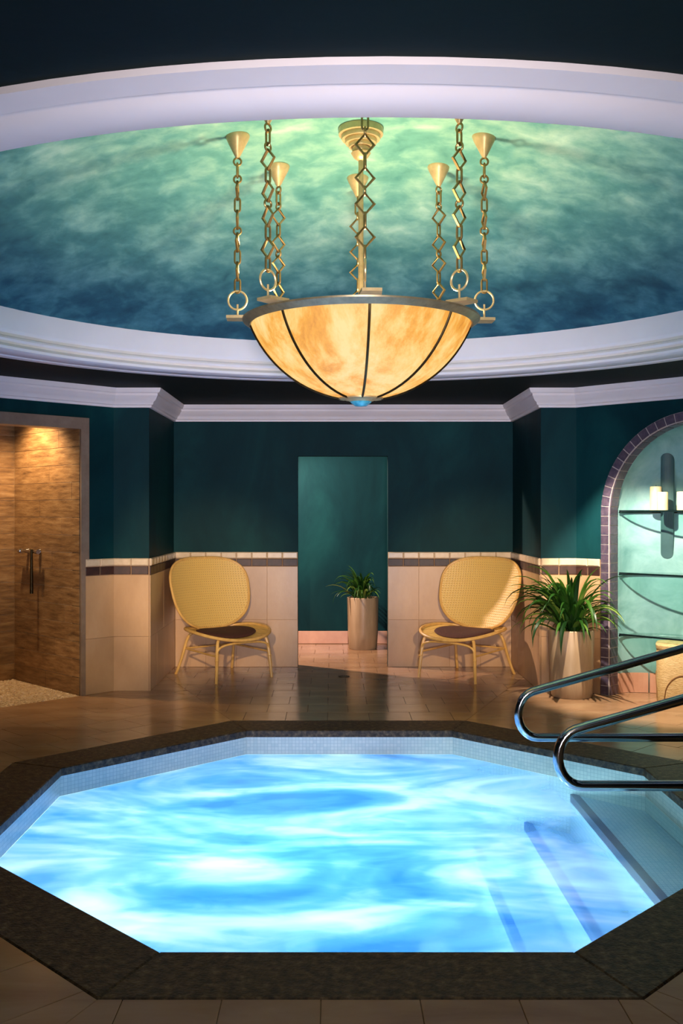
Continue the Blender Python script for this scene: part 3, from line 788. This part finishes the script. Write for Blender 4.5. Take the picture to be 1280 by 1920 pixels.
# candles
def candle(s, dd, h, r, lab):
    p = F_R45.p(s, 1.5145, -dd); root = empty('pillar_candle', tuple(p))
    tag(root, lab, 'candle', 'candles on the top niche shelf')
    mb = MB(); mb.lathe([(0.001, 0), (r, 0), (r, h - 0.006), (r - 0.004, h), (r - 0.010, h - 0.002), (0.001, h - 0.010)], 28); mb.build('wax', 'wax', root, True)
    mb = MB(); mb.tube([(0, 0, h - 0.012), (0.001, 0, h + 0.004), (0.003, 0, h + 0.012)], 0.0016, n=5); mb.build('wick', 'wick', root)
candle(0.558, 0.30, 0.195, 0.047, 'taller cream pillar candle at the back of the left pair on the top shelf')
candle(0.662, 0.21, 0.147, 0.043, 'shorter cream pillar candle in front of the taller one on the top shelf')
candle(0.832, 0.21, 0.147, 0.046, 'cream pillar candle standing alone at the right end of the frame')

# woven basket
p = F_R45.p(0.815, 0, -0.245); root = empty('woven_basket', (p.x, p.y, 0.001), R(-20))
tag(root, 'pale woven lidded basket with a dark arch cord standing in the niche', 'basket')
br, bh = 0.20, 0.45
def sq(a, r, e=4.0):
    c, s_ = cos(a), sin(a); k = (abs(c) ** e + abs(s_) ** e) ** (-1 / e); return (r * k * c, r * k * s_)
mb = MB(); m = 48; prof = [(0.02, 0.0), (0.97, 0.0), (1.0, 0.02), (1.0, bh - 0.05), (0.985, bh - 0.045), (0.985, bh - 0.04), (0.02, bh - 0.04)]
v = [(*[c_ * k for c_ in sq(2 * pi * i / m, br)], z) for i in range(m) for k, z in prof]
pm = len(prof); f = [(i * pm + k, ((i + 1) % m) * pm + k, ((i + 1) % m) * pm + k + 1, i * pm + k + 1) for i in range(m) for k in range(pm - 1)]
mb.add(v, f); mb.build('body', 'basket', root, True)
mb = MB(); prof = [(0.02, bh - 0.039), (0.99, bh - 0.039), (1.02, bh - 0.03), (1.02, bh - 0.005), (0.99, bh), (0.02, bh)]
v = [(*[c_ * k for c_ in sq(2 * pi * i / m, br)], z) for i in range(m) for k, z in prof]
pm = len(prof); f = [(i * pm + k, ((i + 1) % m) * pm + k, ((i + 1) % m) * pm + k + 1, i * pm + k + 1) for i in range(m) for k in range(pm - 1)]
mb.add(v, f); mb.build('lid', 'basket', root, True)
for side in range(4):
    mb = MB(); pts = []
    for i in range(25):
        u = -1 + 2 * i / 24.0; a = -pi / 2 + u * 0.62 + side * pi / 2
        x_, y_ = sq(a, br + 0.001); pts.append((x_, y_, 0.03 + 0.19 * math.sqrt(max(0, 1 - u * u))))
    mb.tube(pts, 0.0045, n=6); mb.build('arch_cord', 'cord', root, True)

# ------------------------------------------------------------------ pool
pool = empty('pool', (PCX, PCY, 0)); tag(pool, 'octagonal sunken whirlpool with dark stone coping in the middle of the floor', 'pool')
def loc(P): return [(x - PCX, y - PCY) for x, y in P]
oi, oo, op = loc(OI), loc(OO), loc(OP)
for k in range(8):
    j = (k + 1) % 8
    poly = [oo[k], oo[j], oi[j], oi[k]]
    if area2(poly) < 0: poly = poly[::-1]
    poly = inset_poly(poly, 0.0008)
    cx_ = sum(p[0] for p in poly) / 4; cy_ = sum(p[1] for p in poly) / 4
    mb = MB(); mb.prism([(x - cx_, y - cy_) for x, y in poly], -0.045, 0.002, 0.005)
    o = mb.build('coping_stone', 'coping', pool); o.location = (cx_, cy_, 0)
ZF = -1.0
for k in range(8):
    j = (k + 1) % 8; a, b = Vector((*op[k], 0)), Vector((*op[j], 0))
    mid = (a + b) / 2; outv = mid.normalized() * 0.03
    mb = MB(); ln = (b - a).length
    mb.add([a + Vector((0, 0, ZF)), b + Vector((0, 0, ZF)), b + Vector((0, 0, -0.0455)), a + Vector((0, 0, -0.0455)),
            a + outv + Vector((0, 0, ZF)), b + outv + Vector((0, 0, ZF)), b + outv + Vector((0, 0, -0.0455)), a + outv + Vector((0, 0, -0.0455))],
           [(0, 3, 2, 1), (4, 5, 6, 7), (0, 4, 7, 3), (1, 2, 6, 5), (3, 7, 6, 2)])
    mb.uv = [(0, ZF), (ln, ZF), (ln, 0), (0, 0), (0, ZF), (ln, ZF), (ln, 0), (0, 0)]
    mb.build('basin_wall', 'mosaic', pool)
mb = MB(); mb.prism(op, ZF - 0.04, ZF); mb.uv = [(x, y) for x, y, z in mb.v]; mb.build('basin_floor', 'basin', pool)
# three steps on the right, each with a dark nosing strip
xs_wall = op[1][0] if False else max(x for x, y in op)
for x0, zt in ((1.475 - PCX, -0.25), (1.235 - PCX, -0.50), (0.95 - PCX, -0.75)):
    poly = clip_half(op, x0, 0, -1, 0); poly = clip_half(poly, xs_wall - 0.002, 0, 1, 0)
    poly = inset_poly(poly, 0.002)
    mb = MB(); mb.prism(poly, ZF + 0.001, zt); mb.uv = [(x + z, y) for x, y, z in mb.v]
    st = mb.build('step', 'basin', pool)
    yy = [y for x, y in poly if abs(x - min(p[0] for p in poly)) < 1e-4]
    st_mb = MB(); xa = min(p[0] for p in poly)
    st_mb.box(xa - 0.004, xa + 0.045, min(yy) + 0.012, max(yy) - 0.012, zt - 0.045, zt + 0.003)
    st_mb.build('nosing', 'nosing', st)
# water surface
mb = MB(); owp = octagon(AP_IN + 0.010); nseg = 40
ctr = (PCX, PCY); ring_n = 14; pts8 = []
for k in range(8):
    for i in range(nseg // 8 * 2):
        t = i / (nseg // 8 * 2); a, b = owp[k], owp[(k + 1) % 8]
        pts8.append((a[0] + (b[0] - a[0]) * t, a[1] + (b[1] - a[1]) * t))
m = len(pts8); v = [(0, 0, 0)]
for rI in range(1, ring_n + 1):
    t = rI / ring_n
    for x, y in pts8:
        X, Y = (x - PCX) * t, (y - PCY) * t
        damp = 1 - t ** 6
        v.append((X, Y, 0.006 * damp * (sin(3.1 * X + 2.2 * Y) + 0.7 * sin(5.3 * Y - 2.6 * X + 1.0))))
f = [(0, 1 + i, 1 + (i + 1) % m) for i in range(m)]
for rI in range(ring_n - 1):
    o0, o1 = 1 + rI * m, 1 + (rI + 1) * m
    f += [(o0 + i, o1 + i, o1 + (i + 1) % m, o0 + (i + 1) % m) for i in range(m)]
mb.add(v, f); o = mb.build('water', 'water', None, True); o.location = (PCX, PCY, -0.165)
tag(o, 'glowing blue and white churning water filling the octagonal pool', 'water', kind='stuff')

# ------------------------------------------------------------------ handrails
def handrail(y, lab):
    X0, XE = 0.993 + 0.024, 2.62
    root = empty('handrail', (XE, y, 0.0)); tag(root, lab, 'handrail', 'steel handrails at the pool steps')
    r = 0.0235; zb = 0.265
    # lower bar, round bend, rising upper bar, bend down to the floor
    pts = [(XE, zb)]; n_ = 12
    slope = math.atan(0.268)
    rad = 0.105
    cx_ = X0 + rad
    zc = zb + rad
    pts.append((cx_ + 0.04, zb))
    a0, a1 = -pi / 2, -pi / 2 - (pi - slope)
    for i in range(n_ + 1):
        a = a0 + (a1 - a0) * i / n_
        ex = 1.0 if a > -pi else 1.12
        pts.append((cx_ + rad * cos(a), zc + rad * 1.22 * sin(a) + (0.22 * rad)))
    ex, ez = pts[-1]
    tx_ = 2.50 - ex
    pts.append((ex + 0.06, ez + 0.06 * 0.30))
    for i in range(1, 6): pts.append((ex + tx_ * i / 5, ez + 0.285 * tx_ * i / 5))
    lx, lz = pts[-1]
    for i in range(1, 8):
        a = pi / 2 + slope - (pi / 2 + slope) * i / 7
        pts.append((lx + 0.028 + 0.10 * cos(a), lz - 0.095 + 0.10 * sin(a)))
    fx = pts[-1][0]
    pts.append((fx, 0.012))
    P3 = [(px - XE, 0, pz) for px, pz in pts]
    # lower bar ends in the upright
    P3[0] = (fx - XE, 0, zb)
    mb = MB(); mb.tube(P3, r, n=20, up=(0, 1, 0)); mb.build('rail', 'steel', root, True)
    mb = MB(); mb.lathe([(0.024, 0.0), (0.055, 0.0), (0.055, 0.006), (0.035, 0.016), (0.024, 0.018)], 24, fx - XE, 0); fl = mb.build('flange', 'steel', root, True); fl.location = (0, 0, 0.0)
handrail(4.45, 'nearer polished steel handrail looping over the pool steps')
handrail(5.405, 'farther polished steel handrail looping over the pool beside the back coping')

# ------------------------------------------------------------------ pendant
ch = empty('pendant_lamp', (LCX, LCY, 3.43)); tag(ch, 'large amber glass bowl pendant hung on link chains below the dome', 'pendant lamp')
ch.location = (LCX, LCY, 2.45)
RG, DG = 0.556, 0.387
RS = (RG ** 2 + DG ** 2) / (2 * DG); ZC = -DG + RS
off = R(-90 + 2.5)
def gp(phi): return (RS * sin(phi), ZC - RS * cos(phi))
phi_m = math.asin(RG / RS); phi0 = math.asin(0.10 / RS)
for k in range(8):
    a0 = off + k * pi / 4; a1 = a0 + pi / 4
    prof = [gp(phi0 + (phi_m - phi0) * i / 14) for i in range(15)]
    prof2 = [(r_ - 0.008 * (r_ / RG), z + 0.006) for r_, z in prof[::-1]]
    mb = MB(); mb.lathe(prof + prof2, 12, a0=a0 + 0.008, a1=a1 - 0.008, closed=True); mb.build('glass_panel', 'bowl', ch, True)
    # rib
    mb = MB(); pts = []
    for i in range(16):
        r_, z = gp(phi0 + (phi_m - phi0) * i / 15); r_ += 0.003; pts.append((r_ * cos(a0), r_ * sin(a0), z - 0.002))
    mb.tube(pts, 0.0065, n=6); mb.build('rib', 'bronze', ch, True)
    # tab on the rim
    am = a0
    mb = MB(); tx_, ty_ = cos(am), sin(am); nx_, ny_ = -ty_, tx_
    for (r0, r1, hw, z0, z1) in ((0.56, 0.672, 0.052, 0.012, 0.026),):
        c = [(tx_ * r_ + nx_ * w_, ty_ * r_ + ny_ * w_, z) for z in (z0, z1) for r_, w_ in ((r0, -hw), (r1, -hw * 0.85), (r1, hw * 0.85), (r0, hw))]
        mb.add(c, [(0, 3, 2, 1), (4, 5, 6, 7), (0, 1, 5, 4), (1, 2, 6, 5), (2, 3, 7, 6), (3, 0, 4, 7)])
    mb.build('rim_tab', 'brass', ch)
mb = MB(); mb.lathe([(0.545, -0.012), (0.558, -0.02), (0.592, 0.004), (0.594, 0.012), (0.545, 0.012)], 96, closed=True); mb.build('rim', 'rim', ch, True)
mb = MB(); mb.lathe([(0.001, -DG - 0.022), (0.03, -DG - 0.02), (0.06, -DG - 0.006), (0.085, -DG + 0.004), (0.112, -DG + 0.004), (0.112, -DG + 0.016), (0.001, -DG + 0.03)], 32); mb.build('finial_plate', 'brass', ch, True)
mb = MB(); mb.lathe([(0.001, -DG - 0.034), (0.03, -DG - 0.03), (0.052, -DG - 0.014), (0.055, -DG - 0.007), (0.001, -DG - 0.007)], 24); mb.build('finial', 'turq', ch, True)
ZD = 3.43 - 2.45
mb = MB(); mb.lathe([(0.001, -DG + 0.03), (0.014, -DG + 0.03), (0.0125, ZD - 0.16), (0.001, ZD - 0.16)], 16); mb.build('stem', 'brass', ch, True)
prof = [(0.112, ZD - 0.003), (0.112, ZD - 0.035)]
rr = 0.112; z = ZD - 0.035
for k in range(4):
    prof += [(rr - 0.014, z - 0.002), (rr - 0.014, z - 0.020)]; rr -= 0.014; z -= 0.020
    prof += [(rr - 0.002, z - 0.004)]; rr -= 0.004
prof += [(0.05, z - 0.012), (0.036, z - 0.035), (0.016, z - 0.05), (0.001, z - 0.05)]
mb = MB(); mb.lathe(prof, 40); mb.build('canopy', 'brass', ch, True)
# chains
def ring_mesh(rx, rz, br_, n_=18):
    mb = MB(); mb.tube([(rx * cos(2 * pi * i / n_), 0, rz * sin(2 * pi * i / n_)) for i in range(n_)], br_, closed=True, n=8); return mb
def diamond_mesh():
    mb = MB(); mb.tube([(0, 0, 0.046), (0.041, 0, 0), (0, 0, -0.046), (-0.041, 0, 0)], 0.0078, closed=True, n=4); return mb
def oblong_mesh():
    pts = []
    for i in range(7): a = pi * i / 6; pts.append((0.0135 * cos(a), 0, 0.022 + 0.0135 * sin(a)))
    for i in range(7): a = pi + pi * i / 6; pts.append((0.0135 * cos(a), 0, -0.022 + 0.0135 * sin(a)))
    mb = MB(); mb.tube(pts, 0.0055, closed=True, n=6); return mb
LINKS = {'round_link': (ring_mesh(0.019, 0.019, 0.0052).mesh('round_link', 'chain', True), 0.024),
         'oblong_link': (oblong_mesh().mesh('oblong_link', 'chain', True), 0.040),
         'diamond_link': (diamond_mesh().mesh('diamond_link', 'chain', True), 0.053),
         'hanging_ring': (ring_mesh(0.047, 0.047, 0.0055, 28).mesh('hanging_ring', 'brass', True), 0.0525)}
SEQ = [('round_link', 1), ('oblong_link', 0), ('round_link', 1), ('diamond_link', 0), ('oblong_link', 1), ('diamond_link', 0), ('round_link', 1), ('diamond_link', 0), ('oblong_link', 1), ('diamond_link', 0), ('oblong_link', 1), ('hanging_ring', 2)]
RC = 0.62
for k in range(8):
    a = -pi / 2 + k * pi / 4; x, y = RC * cos(a), RC * sin(a)
    zt = ZD - 0.65 * (RC / 2.42) ** 2 + 0.006
    mb = MB(); mb.lathe([(0.001, zt), (0.061, zt), (0.062, zt - 0.006), (0.052, zt - 0.03), (0.014, zt - 0.105), (0.010, zt - 0.113), (0.001, zt - 0.113)], 28, x, y); mb.build('ceiling_cup', 'brass', ch, True)
    z_top = zt - 0.109; z_bot = 0.026 + 0.055
    lens = sum(2 * LINKS[nm][1] for nm, t in SEQ); ov = (lens - (z_top - z_bot)) / len(SEQ)
    chain = None; z = z_top
    for i, (nm, turn) in enumerate(SEQ):
        me, h = LINKS[nm]
        zc = z - h; z = z - 2 * h + ov
        face = a + pi / 2                      # diamond frames face the lamp's axis
        rz = face + (pi / 2 if turn == 1 else 0.0) + random.uniform(-0.12, 0.12)
        if turn == 2: rz = a
        mm = Matrix.Translation((x, y, zc)) @ Matrix.Rotation(rz, 4, 'Z')
        if chain is None:
            chain = link('chain', me, ch, mm); base = mm.inverted()
        else:
            link(nm, me, chain, base @ mm)
    mb = MB(); mb.tube([(x, y, z_bot + 0.012), (x, y, 0.022)], 0.0055, n=8); mb.build('chain_pin', 'brass', ch, True)
b_ = point('pendant_bulb', (0, 0, -0.17), 150, (1.0, 0.90, 0.70), 0.07); b_.parent = ch

# ------------------------------------------------------------------ lounge chairs
def superell(a, e): 
    c, s_ = cos(a), sin(a); return (abs(c) ** (2 / e) * (1 if c >= 0 else -1), abs(s_) ** (2 / e) * (1 if s_ >= 0 else -1))
def chair_parts():
    P = []
    A, B, E = 0.412, 0.338, 2.7
    tilt = R(17); zc, yc = 0.735, 0.37
    def shell(u, v_, off=0.0):
        x = A * (u * (1 + 0.07 * v_)); z = B * v_
        y = -0.13 * (u * u) - 0.03 * v_ * v_ + off
        y2 = y * cos(tilt) + z * sin(tilt); z2 = z * cos(tilt) - y * sin(tilt)
        return (x, yc + y2, zc + z2)
    mb = MB(); nr, na_ = 10, 48; v = [shell(0, 0)]
    for i in range(1, nr + 1):
        for k in range(na_):
            c, s_ = superell(2 * pi * k / na_, E); v.append(shell(c * i / nr, s_ * i / nr))
    f = [(0, 1 + k, 1 + (k + 1) % na_) for k in range(na_)]
    for i in range(nr - 1):
        for k in range(na_): f.append((1 + i * na_ + k, 1 + (i + 1) * na_ + k, 1 + (i + 1) * na_ + (k + 1) % na_, 1 + i * na_ + (k + 1) % na_))
    nv = len(v); v2 = v + [(x, y + 0.008, z) for x, y, z in v]; f2 = f + [tuple(i + nv for i in q_)[::-1] for q_ in f]
    mb.add(v2, f2); P.append(('backrest', mb.mesh('backrest', 'cane', True)))
    mb = MB(); pts = []
    for k in range(64):
        c, s_ = superell(2 * pi * k / 64, E); pts.append(shell(c, s_, 0.004))
    mb.tube(pts, 0.0125, closed=True, n=8); P.append(('back_rim', mb.mesh('back_rim', 'rattan', True)))
    # seat
    SA, SB, sy = 0.38, 0.335, -0.02
    def seat(u, v_):
        return (SA * u * (1 - 0.05 * v_), sy + SB * v_, 0.378 + 0.062 * u * u + 0.022 * v_ + 0.008 * v_ * v_)
    mb = MB(); v = [seat(0, 0)]
    for i in range(1, 9):
        for k in range(48):
            c, s_ = superell(2 * pi * k / 48, 2.35); v.append(seat(c * i / 8, s_ * i / 8))
    f = [(0, 1 + k, 1 + (k + 1) % 48) for k in range(48)]
    for i in range(7):
        for k in range(48): f.append((1 + i * 48 + k, 1 + (i + 1) * 48 + k, 1 + (i + 1) * 48 + (k + 1) % 48, 1 + i * 48 + (k + 1) % 48))
    nv = len(v); v2 = v + [(x, y, z - 0.008) for x, y, z in v]; f2 = f + [tuple(i + nv for i in q_)[::-1] for q_ in f]
    mb.add(v2, f2); P.append(('seat', mb.mesh('seat', 'cane', True)))
    mb = MB(); mb.tube([seat(*superell(2 * pi * k / 56, 2.35)) for k in range(56)], 0.0145, closed=True, n=8); P.append(('seat_rim', mb.mesh('seat_rim', 'rattan', True)))
    # cushion
    mb = MB(); v = []; 
    for j, (rr_, h_) in enumerate(((0.0, 0.036), (0.5, 0.036), (0.85, 0.030), (0.97, 0.018), (1.0, 0.008), (0.96, 0.002))):
        for k in range(40):
            c, s_ = superell(2 * pi * k / 40, 2.2); x, y, z = seat(c * rr_ * 0.74, 0.06 + s_ * rr_ * 0.68); v.append((x, y, z + h_))
    f = [(j * 40 + k, (j + 1) * 40 + k, (j + 1) * 40 + (k + 1) % 40, j * 40 + (k + 1) % 40) for j in range(5) for k in range(40)]
    mb.add(v, f); P.append(('seat_cushion', mb.mesh('seat_cushion', 'cushion', True)))
    # legs
    def bez(p, n_=14):
        out = []
        for i in range(n_ + 1):
            t = i / n_; a = [Vector(c) for c in p]
            while len(a) > 1: a = [a[k] * (1 - t) + a[k + 1] * t for k in range(len(a) - 1)]
            out.append(a[0])
        return out
    for sx in (-1, 1):
        mb = MB(); mb.tube(bez([(sx * 0.225, -0.262, 0.378), (sx * 0.272, -0.285, 0.39), (sx * 0.272, -0.30, 0.25), (sx * 0.292, -0.315, 0.0)]), [0.0145] * 12 + [0.0135, 0.013, 0.0125], n=8); P.append(('leg', mb.mesh('leg', 'rattan', True)))
    for sx in (-1, 1):
        mb = MB(); mb.tube(bez([(sx * 0.22, 0.23, 0.385), (sx * 0.27, 0.27, 0.36), (sx * 0.26, 0.28, 0.2), (sx * 0.305, 0.38, 0.0)]), 0.0135, n=8); P.append(('leg', mb.mesh('leg', 'rattan', True)))
    # bent rail under the front of the seat, and the low stretchers
    mb = MB(); mb.tube(bez([(-0.274, -0.298, 0.26), (-0.264, -0.305, 0.36), (-0.14, -0.325, 0.34), (0.14, -0.325, 0.34), (0.264, -0.305, 0.36), (0.274, -0.298, 0.26)], 24), 0.010, n=8); P.append(('front_apron', mb.mesh('front_apron', 'rattan', True)))
    for sx in (-1, 1):
        mb = MB(); mb.tube([(sx * 0.276, -0.295, 0.235), (sx * 0.27, 0.0, 0.24), (sx * 0.262, 0.285, 0.245)], 0.008, n=8); P.append(('stretcher', mb.mesh('stretcher', 'rattan', True)))
    mb = MB(); mb.tube([(-0.262, 0.283, 0.245), (0.262, 0.283, 0.245)], 0.008, n=8); P.append(('stretcher', mb.mesh('stretcher', 'rattan', True)))
    for sx in (-1, 1):
        mb = MB(); mb.tube(bez([(sx * 0.15, 0.02, 0.362), (sx * 0.15, 0.28, 0.37), (sx * 0.15, 0.34, 0.48), (sx * 0.15, 0.50, 0.90)]), 0.010, n=8); P.append(('back_support', mb.mesh('back_support', 'rattan', True)))
    for sx in (-1, 1):
        mb = MB(); mb.tube(ring_pts((sx * 0.280, -0.3035, 0.20), 0.016), 0.004, closed=True, n=5); P.append(('binding', mb.mesh('binding', 'rattan', True)))
    return P
def ring_pts(c, r, n_=10): return [(c[0] + r * cos(2 * pi * i / n_), c[1] + r * sin(2 * pi * i / n_), c[2]) for i in range(n_)]
CP = chair_parts()
def chair(x, y, rz, lab):
    root = empty('lounge_chair', (x, y, 0.0), rz); tag(root, lab, 'chair', 'rattan lounge chairs in the bay')
    for nm, me in CP: link(nm, me, root)
    return root
chair(-0.975, 9.02, R(38), 'low rattan lounge chair with oval cane back, left of the doorway')
chair(1.208, 9.02, R(-38), 'low rattan lounge chair with oval cane back, right of the doorway')

# ------------------------------------------------------------------ potted plants
def leaf_mesh(Ln, wd, elev, droop, seedv):
    rnd = random.Random(seedv); mb = MB(); n_ = 9; pos = Vector((0.015, 0, 0)); a = elev; v = []
    tw = rnd.uniform(-0.25, 0.25)
    for i in range(n_ + 1):
        t = i / n_; wv = wd * (0.45 + 0.55 * min(1, t * 4)) * (1 - t ** 2.6) + 0.0008
        d = Vector((cos(a), 0, sin(a))); up = Vector((-sin(a), 0, cos(a)))
        sidev = Vector((0, cos(tw * t), sin(tw * t)))
        v += [pos + sidev * wv / 2 + up * 0.25 * wv, pos, pos - sidev * wv / 2 + up * 0.25 * wv]
        pos = pos + d * (Ln / n_); a -= droop / n_ * (0.4 + 1.2 * t)
    f = []
    for i in range(n_):
        for k in range(2): f.append((3 * i + k, 3 * i + 3 + k, 3 * i + 4 + k, 3 * i + 1 + k))
    mb.add(v, f); return mb.mesh('leaf', 'leaf', True)
LEAVES = []
for i in range(14):
    e = [86, 80, 74, 66, 58, 50, 42, 34, 70, 54, 82, 46, 30, 62][i]
    LEAVES.append(leaf_mesh(0.42 + 0.03 * (i % 7), 0.034 + 0.005 * (i % 4), R(e), R(80 + 16 * (i % 6)), i))
def plant(x, y, r, h, count, scl, lab, seedv, wall_dir, limit):
    rnd = random.Random(seedv)
    root = empty('potted_plant', (x, y, 0.0)); tag(root, lab, 'potted plant')
    mb = MB(); mb.lathe([(0.001, 0.0), (r * 0.86, 0.0), (r * 0.90, 0.008), (r * 0.955, h * 0.3), (r, h - 0.006), (r - 0.006, h), (r - 0.014, h), (r - 0.02, h - 0.03), (r - 0.022, h - 0.09)], 48)
    mb.build('pot', 'pot', root, True)
    mb = MB(); mb.lathe([(0.001, h - 0.035), (r * 0.5, h - 0.04), (r - 0.022, h - 0.05)], 32); mb.build('soil', 'soil', root, True)
    for i in range(count):
        me = LEAVES[rnd.randrange(14)]; a = rnd.uniform(0, 2 * pi) if i > 24 else 2 * pi * i / 25 + rnd.uniform(-.1, .1)
        k = scl * rnd.uniform(0.75, 1.15)
        if wall_dir is not None:
            dd = cos(a - wall_dir)
            if dd > 0.15: k *= max(0.30, 1 - 0.85 * dd)
        rr_ = r * rnd.uniform(0.05, 0.55)
        mm = Matrix.Translation((rr_ * cos(a), rr_ * sin(a), h - 0.045 + rnd.uniform(0, 0.16 * scl))) @ Matrix.Rotation(a, 4, 'Z') @ Matrix.Rotation(rnd.uniform(-.15, .2), 4, 'Y') @ Matrix.Diagonal((k * 0.86, k * 0.95, k * 1.08, 1))
        for _ in range(12):                     # shorten a leaf that would grow into a wall
            ws = [Vector((x, y, 0)) + mm @ vv.co for vv in me.vertices]
            if all(limit(p) for p in ws): break
            mm = mm @ Matrix.Diagonal((0.86, 0.86, 0.86, 1))
        else: continue
        link('leaf', me, root, mm)
plant(1.95, 8.05, 0.182, 0.545, 185, 1.1, 'leafy arching plant in a tall stone pot between the right chair and the arched niche', 5, R(60), lambda p: (p.x + p.y - AR - YF) * q < -0.03 and p.y < YF - 0.03)
plant(0.335, 10.85, 0.172, 0.565, 130, 0.72, 'leafy arching plant in a pale cylinder pot inside the doorway', 11, R(20), lambda p: p.y < CYB - 0.02 and p.x < CX1 - 0.02)

# ------------------------------------------------------------------ small fittings
# shower mixer on the right shower wall
root = empty('shower_mixer', tuple(F_SR.p(0.62, 1.16, 0.012))); tag(root, 'small chrome shower mixer with hanging hand spray on the plank wall', 'shower mixer')
e, nn = F_SR.e, F_SR.n
mb = MB(); mb.tube([Vector((0, 0, 0)) - e * 0.13 + nn * 0.05, e * 0.13 + nn * 0.05], 0.014, n=12); mb.build('body', 'steel', root, True)
for sx in (-0.10, 0.10):
    mb = MB(); mb.tube([e * sx, e * sx + nn * 0.05], [0.024, 0.013], n=12); mb.build('wall_mount', 'steel', root, True)
for sx in (-0.15, 0.15):
    mb = MB(); mb.tube([e * sx * 0.86 + nn * 0.05, e * sx * 1.12 + nn * 0.05], 0.02, n=12); mb.build('knob', 'steel', root, True)
mb = MB(); b0 = -e * 0.08 + nn * 0.065; mb.tube([b0 + Vector((0, 0, 0.02)), b0 - Vector((0, 0, 0.10)), b0 - Vector((0, 0, 0.36))], [0.010, 0.012, 0.015], n=10); mb.build('hand_spray', 'bronze', root, True)
# floor drain
root = empty('floor_drain', (0.105, 9.0, 0.0)); tag(root, 'small dark floor drain set in front of the doorway', 'drain')
mb = MB(); mb.lathe([(0.052, 0.0002), (0.052, 0.003), (0.044, 0.003), (0.044, 0.0002)], 28, closed=True); mb.build('ring', 'drain', root)
for i in range(5):
    xx = -0.034 + 0.017 * i; hl = math.sqrt(max(0, 0.045 ** 2 - xx ** 2))
    mb = MB(); mb.box(xx - 0.005, xx + 0.005, -hl, hl, 0.0003, 0.0024); mb.build('bar', 'drain', root)
